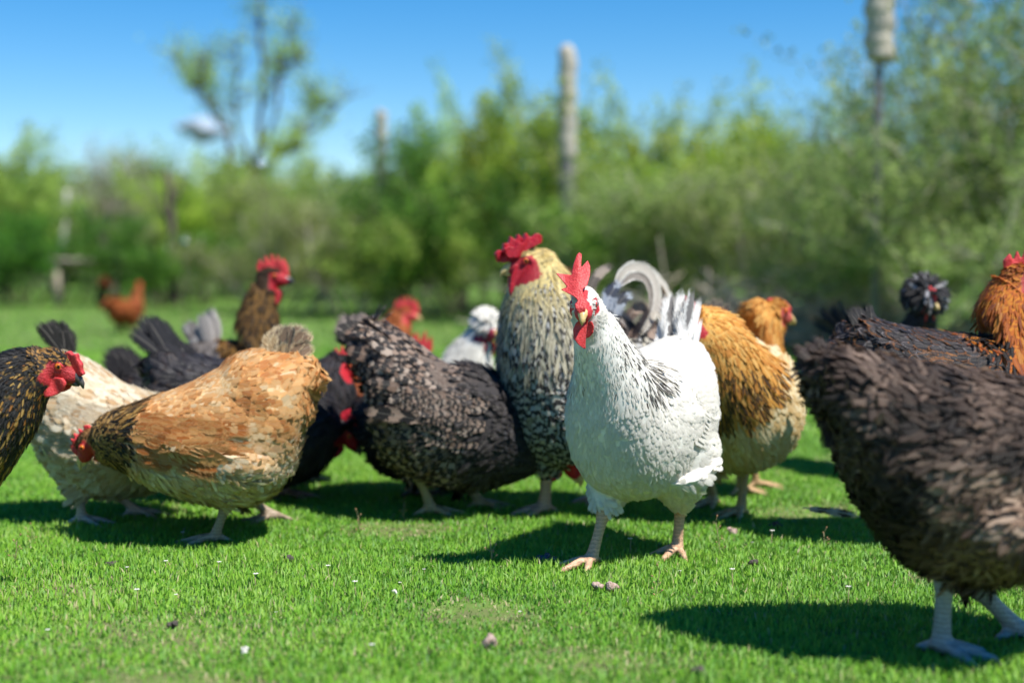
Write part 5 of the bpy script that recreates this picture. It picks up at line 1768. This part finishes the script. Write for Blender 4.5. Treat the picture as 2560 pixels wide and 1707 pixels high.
PL = [
    sickle([(1522, 722), (1545, 678), (1580, 668), (1608, 690), (1616, 735), (1606, 780), (1585, 812), (1560, 842)], .030, (.66, .63, .56), (.26, .21, .17), (0, 0, .5), .02, .05),
    sickle([(1530, 715), (1560, 690), (1590, 700), (1600, 745), (1590, 790)], .024, (.60, .57, .52), (.16, .13, .11), (0, 0, .8), .03, .05),
    sickle([(1560, 672), (1600, 668), (1640, 693), (1664, 728), (1682, 785), (1694, 850)], .015, (.68, .65, .58), (.2, .17, .13), (0, 0, .4), .0, .01),
    sickle([(1600, 676), (1635, 690), (1655, 720), (1660, 750), (1645, 785)], .024, (.16, .12, .08), (.60, .55, .46), (0, .6, 0), .0, .0),
    sickle([(1495, 800), (1490, 745), (1502, 705), (1530, 676), (1562, 660)], .026, (.30, .25, .21), (.07, .06, .055), (.9, 0, 0), -.03, -.04),
    sickle([(1500, 850), (1495, 780), (1508, 730), (1535, 695)], .036, (.04, .05, .08), (.34, .38, .46), (.9, 0, 0), .03, .04),
    sickle([(1515, 850), (1512, 790), (1530, 745), (1560, 735)], .032, (.04, .045, .06), (.38, .42, .48), (.9, 0, 0), .035, .05),
    sickle([(1505, 880), (1512, 830), (1540, 790), (1572, 830), (1578, 890)], .032, (.05, .045, .045), (.34, .30, .28), (.9, 0, 0), .0, .02),
    sickle([(1540, 870), (1580, 800), (1620, 770), (1645, 820), (1650, 885)], .030, (.09, .06, .05), (.34, .25, .20), (.9, 0, 0), -.02, -.03),
    sickle([(1540, 880), (1590, 810), (1630, 760), (1655, 745)], .026, (.15, .10, .08), (.34, .25, .21), (.8, 0, 0), .02, .03),
    sickle([(1560, 890), (1600, 850), (1640, 830), (1668, 850)], .034, (.10, .07, .055), (.36, .27, .22), (.9, 0, 0), .03, .03),
    sickle([(1604, 770), (1625, 800), (1640, 850), (1645, 890)], .014, (.62, .58, .50), (.3, .25, .2), (0, 0, .3), .05, .05),
]
feather_object('tail', PL, rooster)


c2 = lambda L: [(700 + a / 2.01, 560 + b / 2.01) for a, b in L]
traced_flesh(rooster, f, [
    ('comb', c2([(1095, 190), (1080, 150), (1100, 130), (1122, 138), (1125, 95), (1150, 100), (1160, 60), (1185, 85), (1195, 48), (1222, 80), (1235, 42), (1262, 70), (1290, 45), (1318, 60), (1318, 95), (1290, 108), (1240, 118), (1200, 150), (1165, 185), (1130, 195)]), .013, -.004, M_RED_DARK),
    ('comb', c2([(1130, 170), (1110, 125), (1140, 110), (1165, 118), (1185, 88), (1205, 100), (1225, 62), (1250, 92), (1275, 70), (1290, 100), (1240, 125), (1190, 170)]), .012, .010, M_RED_DARK),
    ('wattle', c2([(1170, 205), (1150, 260), (1140, 330), (1150, 375), (1190, 372), (1220, 340), (1235, 280), (1250, 220), (1215, 190)]), .008, .012, M_RED_DARK),
    ('wattle', c2([(1180, 200), (1162, 260), (1160, 320), (1172, 360), (1205, 350), (1230, 290), (1245, 210)]), .008, -.014, M_RED_DARK),
    ('earlobe', c2([(1250, 190), (1270, 170), (1300, 170), (1318, 195), (1305, 225), (1275, 250), (1250, 240)]), .008, .021, M_RED_DARK),
])

# 12 ---- far white hen
def body_hen(label, gx, gy, yaw, style, sc=1.0, **k):
    return make_bird('hen', label, template_spec(gx, gy, yaw, sc, style=style, **k))


def crest(root, HM, hk, st, base=(.02, .018, .02), n=420, L=.038):
    hc = HM[:3, 3]; ax = HM[:3, :3]
    th = RNG.random(n) * 2 * math.pi; ph = np.arccos(RNG.random(n) * 1.2 - .2)
    d = (np.cos(ph)[:, None] * ax[:, 2] + np.sin(ph)[:, None] * (np.cos(th)[:, None] * ax[:, 0] + np.sin(th)[:, None] * ax[:, 1]))
    P = hc + ax[:, 2] * .012 + d * .014 - ax[:, 0] * .006
    ca = vary(n, base, .3 if base[0] < .3 else .05); m = RNG.random(n) < .12; ca[m] = (.35, .34, .36) if base[0] < .3 else base
    nrm = d; D = d * .2 + ax[:, 2] * -.5 - ax[:, 0] * .6 + RNG.normal(0, .3, (n, 3))
    r = build_feathers('crest', P + d * .006, nrm, D, np.full(n, L), np.full(n, .011), np.full(n, .95), np.full(n, .5), ca, ca, np.zeros((n, 3)), np.full(n, .4), root, pointy=.4)
    feather_object('crest', [r], root)



f = Frame(1135, 1150, -20)
make_bird('hen', 'white hen behind the barred hen, white neck and red face', dict(
    O=f.O[:2], yaw=f.yaw, style=st_plain_white, lod=1.2, red=M_RED_DARK, face=(.35, .02, .05), face_z=.006,
    rings=f.rings([(1015, 950, 1015, 990, .04), (1040, 935, 1035, 1060, .075), (1085, 930, 1085, 1090, .09), (1135, 920, 1150, 1095, .092), (1118, 890, 1225, 1040, .072), (1130, 862, 1232, 940, .050), (1160, 834, 1228, 884, .036), (1188, 812, 1230, 850, .027)]),
    neck_s=.55, head=f.head(1218, 822, 1250, 830, k=1.25, y=-.005, turn=-.5, comb=None, wattle=wattle_outline(1.2, 1.2)),
    legs=[f.leg((1120, 1080), (1120, 1150)), f.leg((1150, 1080), (1165, 1140))],
    extra=[lambda r, HM, hk, st: crest(r, HM, hk, st, (.80, .77, .70), 160, .026)]))
# 13 ---- rust red hen behind
f = Frame(950, 1055, 0)
make_bird('hen', 'rust red hen with bright comb seen above the barred hen back', dict(
    O=f.O[:2], yaw=f.yaw, style=st_rust, lod=1.4, red=M_RED, face=(.55, .05, .05),
    rings=f.rings([(885, 880, 885, 920, .04), (905, 868, 902, 960, .07), (935, 860, 935, 1000, .085), (965, 855, 985, 1000, .08), (958, 830, 1020, 930, .065), (958, 806, 1032, 880, .05), (968, 788, 1030, 835, .038), (985, 775, 1022, 810, .028)]),
    neck_s=.5, head=f.head(1012, 786, 1045, 790, k=1.15, comb=comb_outline(1.2, .9), wattle=wattle_outline(1.1, .7)),
    legs=[f.leg((940, 990), (945, 1055)), f.leg((970, 990), (975, 1048))]))
# 14 ---- comb just above barred back
f = Frame(985, 1115, 0)
make_bird('hen', 'rust hen hidden but for her comb above the barred back', dict(
    O=f.O[:2], yaw=f.yaw, style=st_rust, lod=1.6,
    rings=f.rings([(880, 960, 880, 1000, .04), (905, 945, 900, 1040, .07), (945, 940, 945, 1070, .085), (985, 935, 1000, 1070, .08), (1005, 915, 1035, 1000, .055), (1015, 895, 1050, 940, .036), (1025, 880, 1050, 910, .026)]),
    neck_s=.6, head=f.head(1040, 885, 1070, 900, k=1.1, comb=comb_outline(1.0, 1.5, 3), wattle=wattle_outline(1.1)),
    legs=[f.leg((950, 1060), (955, 1115)), f.leg((980, 1060), (985, 1108))]))
# 15 ---- far rust hen at left
body_hen('small rust orange hen far away at the left in the meadow', 318, 835, 62, st_rust, .72, lod=2.0, tail=fan_tail((-.13, 0, .285), 6, 55, 35, .1, .05, .3, (.2, .05, .02)), head=dict(wattle=wattle_outline(.9, 1.4)))
# 16 ---- brown hen behind rooster tail
body_hen('dark brown hen just visible between the rooster neck and its white plumes', 1560, 1110, 190, st_brown, 1.0, lod=1.4, red=M_RED_DARK, tail=fan_tail((-.13, 0, .285), 6, 60, 35, .11, .04, .3, (.05, .035, .03)))

# 17 ---- gold hen with black tipped hackle (faces left, towards camera)
f = Frame(1835, 1300, 222)
make_bird('hen', 'gold hen with black tipped hackle standing behind the white hen tail', dict(
    O=f.O[:2], yaw=f.yaw, style=st_gold, cand=260000, lod=.9, sizes={'neck': (.034, .010, 7.5, .07, .04, .5)},
    rings=f.rings([(1925, 905, 1925, 960, .04), (1915, 885, 1920, 1080, .075), (1890, 870, 1890, 1150, .1), (1855, 850, 1850, 1175, .11), (1820, 830, 1810, 1170, .112), (1800, 800, 1770, 1120, .104), (1795, 780, 1735, 1020, .085), (1780, 768, 1715, 920, .060), (1755, 765, 1700, 860, .040), (1735, 770, 1700, 830, .03)]),
    neck_s=.50, head=f.head(1716, 808, 1690, 822, k=1.0, comb=comb_outline(1.05, 1.0), wattle=wattle_outline()),
    legs=[f.leg((1862, 1170), (1852, 1292), r=.0085, tr=.045), f.leg((1772, 1180), (1785, 1268), r=.008, tr=.04)], shank=(.42, .30, .15),
    wing=None))

# 18 ---- buff hen behind, facing right
f = Frame(1905, 1235, 25)
make_bird('hen', 'orange buff hen with pale face looking right behind the gold hen', dict(
    O=f.O[:2], yaw=f.yaw, style=st_buff, lod=1.2,
    rings=f.rings([(1775, 820, 1775, 890, .04), (1795, 800, 1790, 1000, .075), (1820, 820, 1815, 1080, .1), (1850, 840, 1855, 1120, .105), (1875, 830, 1900, 1100, .1), (1870, 800, 1925, 1000, .075), (1862, 775, 1938, 920, .055), (1870, 755, 1945, 860, .042), (1895, 742, 1950, 820, .030)]),
    neck_s=.58, head=f.head(1940, 778, 1985, 795, k=1.2, comb=comb_outline(1.0, .35), wattle=wattle_outline(1.0, .5)), face=(.52, .10, .08),
    legs=[f.leg((1850, 1120), (1850, 1240)), f.leg((1880, 1120), (1890, 1225))],
    tail=tail_px(f, (1800, 830), [(1770, 742), (1782, 735), (1800, 742), (1815, 752), (1830, 775)], .030, (.06, .05, .045), (.4, .33, .22), (0, .6, 0), .3, n_rep=2)))

# 19 ---- big dark brown hen front right
f = Frame(2430, 1625, 0)
BROWN_THIGH = f.p(2455, 1290)
make_bird('hen', 'large dark brown ruffled hen in the right foreground, head out of frame', dict(
    O=f.O[:2], yaw=f.yaw, fs=.85, voxel=.003, style=st_brown, cand=380000, lod=1.0, jit=.36, lift=1.4, gloss=.3, ragged=.22,
    sizes={'back': (.032, .011, 8, .17, .12, .6), 'fluff': (.030, .009, 7.5, .26, .18, .6)},
    rings=f.rings([(2050, 880, 2085, 1060, .05), (2130, 885, 2150, 1240, .09), (2230, 905, 2255, 1385, .113), (2350, 920, 2390, 1435, .122), (2480, 935, 2520, 1440, .124), (2600, 945, 2650, 1390, .116), (2690, 920, 2760, 1280, .095), (2760, 850, 2850, 1130, .07), (2810, 760, 2890, 960, .05), (2840, 700, 2890, 850, .035)]),
    neck_s=.68, head=f.head(2885, 745, 2960, 760, comb=comb_outline(1, 1), wattle=wattle_outline()),
    bulge=[(BROWN_THIGH[0] + .01, BROWN_THIGH[1] + .006, .088, .064, .150)], legs=[f.leg((2362, 1440), (2352, 1640), r=.0105, tr=.05, hipdx=.03, ang=-.5, hind=-.3), f.leg((2440, 1465), (2548, 1600), r=.0105, tr=.05, hipdx=-.02)], shank=(.36, .34, .34),
    tail=tail_px(f, (2110, 960), [(1972, 862), (1990, 905), (2030, 838), (2008, 945), (2030, 1020), (2040, 1085), (1982, 880), (2066, 1150), (2000, 846)], .028, (.045, .032, .028), (.12, .085, .07), (0, .5, 0), .4, n_rep=3, pointy=.3)))

# 20 ---- black hen with orange neck behind
f = Frame(2340, 1355, 0)
make_bird('hen', 'black laced hen with orange red neck at the right edge', dict(
    O=f.O[:2], yaw=f.yaw, style=st_orangeblack, cand=240000, gloss=.5, sizes={'back': (.025, .015, 5.5, .16, .1, .2)},
    rings=f.rings([(2125, 820, 2130, 900, .045), (2180, 800, 2175, 1010, .085), (2270, 818, 2265, 1080, .108), (2380, 832, 2380, 1110, .112), (2470, 835, 2500, 1090, .105), (2460, 800, 2570, 1020, .085), (2445, 765, 2600, 920, .066), (2465, 720, 2602, 825, .046), (2492, 690, 2590, 770, .032)]),
    neck_s=.56, head=f.head(2548, 694, 2600, 705, k=1.15, comb=comb_outline(1.15, .75), wattle=wattle_outline(1.15, .9)), face=(.32, .02, .02),
    legs=[f.leg((2330, 1100), (2330, 1360)), f.leg((2390, 1100), (2400, 1340))], wing=dict(shoulder=f.p(2470, 880), tip=f.p(2160, 880), h=.09),
    tail=tail_px(f, (2185, 870), [(2112, 775), (2125, 760), (2140, 750), (2165, 752), (2180, 770), (2108, 810)], .030, (.016, .014, .014), gloss=.5, n_rep=2, pointy=.4)))


# 21 ---- black crested hen
body_hen('black hen with a round fluffy crest looking from behind the orange necked hen', 2205, 1190, -70, st_black, .95, lod=1.1, gloss=.3, extra=[crest], face=(.2, .01, .015), head=dict(comb=comb_outline(.9, .8), wattle=wattle_outline(.9, 1.2)),
         tail=fan_tail((-.13, 0, .285), 6, 55, 30, .12, .04, .3, (.02, .02, .022)))

# ================================================================== SMALL THINGS ON THE GRASS
M_CLOD = simple('clod_dark', (0.03, 0.025, 0.022), (0.12, 0.10, 0.085), 300, 0.9, .8, .003)
M_CLOD_BLUE = simple('clod_blue_black', (0.008, 0.012, 0.02), (0.06, 0.10, 0.15), 200, 0.25, .5, .003)
M_CLOD_PINK = simple('clod_pinkish', (0.26, 0.17, 0.13), (0.55, 0.42, 0.36), 250, 0.8, .8, .003)
M_PEBBLE = simple('pebble_white', (0.62, 0.58, 0.5), (0.8, 0.78, 0.72), 150, 0.6, .3, .001)


def clod(px, py, w, h, material, name, label, cat, seed):
    w *= .62; h *= .66
    P = on_ground(px, py)
    rg = np.random.default_rng(seed)
    mb = MB()
    for i in range(6):
        c = rg.normal(0, w * .22, 3) * [1, 1, .3] + [0, 0, h * .45]
        a = rg.normal(0, 1, (3, 3)); a, _ = np.linalg.qr(a)
        mb.ellipsoid(c, [a[0] * w * .32, a[1] * w * .24, a[2] * h * .5], 8, 10)
    me = remeshed(mb.mesh(name), max(w / 22, .0012), 1)
    X = np.empty(len(me.vertices) * 3, np.float32); me.vertices.foreach_get('co', X); X = X.reshape(-1, 3)
    X = X + (rg.normal(0, w * .018, X.shape)).astype(np.float32)
    me.vertices.foreach_set('co', X.ravel()); me.update()
    o = link(name, me, material); o.location = (P[0], P[1], 0.002)
    tag(o, label, cat)


clod(285, 1418, .022, .014, M_CLOD, 'dung_clod', 'small brown clod on the grass at lower left', 'clod', 1)
clod(727, 1408, .026, .016, M_CLOD, 'dung_clod', 'dark grey clod on the grass below the tan hen tail', 'clod', 2)
clod(1368, 1408, .032, .020, M_CLOD_BLUE, 'dung_clod', 'shiny blue black clod in the shadow left of the white hen', 'clod', 3)
clod(1490, 1475, .024, .015, M_CLOD_PINK, 'dirt_clod', 'pale pinkish clod left of its bigger twin below the white hen foot', 'clod', 4)
clod(1532, 1480, .030, .020, M_CLOD_PINK, 'dirt_clod', 'larger pinkish clod below the white hen front foot', 'clod', 5)
clod(1884, 1416, .024, .016, M_CLOD, 'dung_clod', 'small brown clod right of the white hen on open grass', 'clod', 6)
clod(1832, 1338, .036, .014, M_CLOD_PINK, 'dirt_clod', 'flat pale clod on the grass right of the white hen rear foot', 'clod', 7)
clod(1938, 1322, .034, .018, M_CLOD, 'dung_clod', 'dark clod on the grass near the fallen feather', 'clod', 8)
clod(1228, 1622, .030, .026, M_CLOD_PINK, 'stone', 'pinkish stone in the grass at bottom centre', 'stone', 9)
clod(613, 1640, .010, .020, M_PEBBLE, 'pebble', 'white pebble in the grass at bottom left', 'pebble', 10)
clod(435, 1570, .020, .012, M_CLOD, 'dung_clod', 'dark clod at bottom left above the white pebble', 'clod', 11)
clod(1750, 1688, .024, .014, M_CLOD, 'dung_clod', 'brown clod at the bottom edge right of centre', 'clod', 12)
clod(985, 1488, .012, .012, M_PEBBLE, 'pebble', 'small white pebble in the grass below the barred hen', 'pebble', 13)
clod(2140, 1440, .010, .008, M_CLOD_PINK, 'pebble', 'tiny reddish pebble left of the big brown hen', 'pebble', 14)

# fallen feather
P = on_ground(2090, 1330)
fo = empty('fallen_feather', (P[0] - .045, P[1], .016), 0)
tag(fo, 'striped grey feather lying on the grass beside the brown hen', 'feather')
feather_object('vane', [long_feather((0, 0, 0.024), (1, .1, -.12), (.15, .25, 1), .088, .019, (0, 0, -.03), (.06, .055, .04), (.36, .33, .26), (1, 0, 0), .1, nl=14, cup=.1)], fo)
mb = MB(); mb.tube([(-.012, 0, .026), (.05, .005, .018), (.10, .01, .006)], [.0012, .001, .0004], 6); link('quill', mb.mesh('quill'), M_TWIG, fo)

# dry weed stalks with seed heads
M_WEED = simple('weed_stalk', (0.22, 0.20, 0.09), (0.38, 0.30, 0.18), 60, .8)
M_SEED = simple('weed_seed', (0.30, 0.16, 0.08), (0.5, 0.3, 0.16), 60, .8)


def weed_proto(seed, h):
    rg = np.random.default_rng(seed)
    root = empty('weed')
    mb = MB(); C = catmull([(0, 0, 0), (.004, 0, h * .4), (rg.normal(0, .008), 0, h)], 8); mb.tube(C, np.linspace(.0011, .0005, 8), 5)
    sd = MB()
    for i in range(8):
        p = C[3 + i % 5]; d = rg.normal(0, 1, 3); d[2] = abs(d[2]) + .4; d /= np.linalg.norm(d); e = p + d * .012
        mb.tube([p, e], [.0004, .0003], 4); sd.ellipsoid(e, [d * .0022, np.cross(d, (1, 0, 0)) * .0014, np.cross(d, (0, 1, 0)) * .0014], 5, 6)
    link('stalk', mb.mesh('stalk'), M_WEED, root); link('seed_head', sd.mesh('seed_head'), M_SEED, root)
    return root


wp_ = [weed_proto(31, .075), weed_proto(32, .055)]
us2 = set()
for i, (px, py, s, lab) in enumerate(((1222, 1410, 1.1, 'thin dry weed stalk left of the white hen shadow'), (35, 1400, .9, 'thin dry weed stalk at the left edge of the grass'), (80, 1370, .7, 'second dry weed stalk from the left edge'), (905, 1330, .9, 'dry weed stalk in front of the barred hen left leg'), (1010, 1300, .7, 'short dry weed stalk under the barred hen'), (1412, 1330, .6, 'dry weed stalk in front of the white hen raised leg side'), (1793, 1380, .9, 'dry weed stalk right of the white hen'), (2060, 1370, .8, 'dry weed stalk below the fallen feather'), (1645, 1500, .8, 'green weed stalk in the foreground grass below the white hen'), (860, 1330, .55, 'low dry weed stalk behind the pale flowers'))):
    P = on_ground(px, py)
    place(wp_[i % 2], us2, P[0], P[1], i * 1.1, s, lab, 'weed', 'dry weed stalks in the grass')
    
# tiny white flowers
def flower_proto():
    root = empty('wildflower')
    mb = MB(); mb.tube([(0, 0, 0), (.001, 0, .02), (0, .001, .036)], [.0007, .0006, .0005], 5); link('stalk', mb.mesh('stalk'), M_WEED, root)
    mb = MB()
    for k in range(5):
        a = k * 1.257; mb.ellipsoid((math.cos(a) * .0018, math.sin(a) * .0018, .037), [(math.cos(a) * .0016, math.sin(a) * .0016, .0004), (-math.sin(a) * .001, math.cos(a) * .001, 0), (0, 0, .0005)], 5, 6)
    link('blossom', mb.mesh('blossom'), M_PEBBLE, root)
    return root


fp = flower_proto(); us3 = set()
fl = [(457, 1355), (415, 1432), (318, 1440), (548, 1440), (440, 1505), (343, 1517), (1000, 1470), (888, 1500), (1880, 1365), (1930, 1368), (690, 1540), (1575, 1390), (1400, 1420), (1830, 1470), (1300, 1540), (640, 1480), (1700, 1440), (2120, 1510), (1060, 1440), (820, 1450), (120, 1600), (930, 1650)]
for i, (px, py) in enumerate(fl):
    P = on_ground(px, py)
    place(fp, us3, P[0], P[1], i, 1.0 + .3 * math.sin(i * 3), 'tiny white wildflower standing in the short grass', 'flower', 'tiny white flowers scattered in the grass')
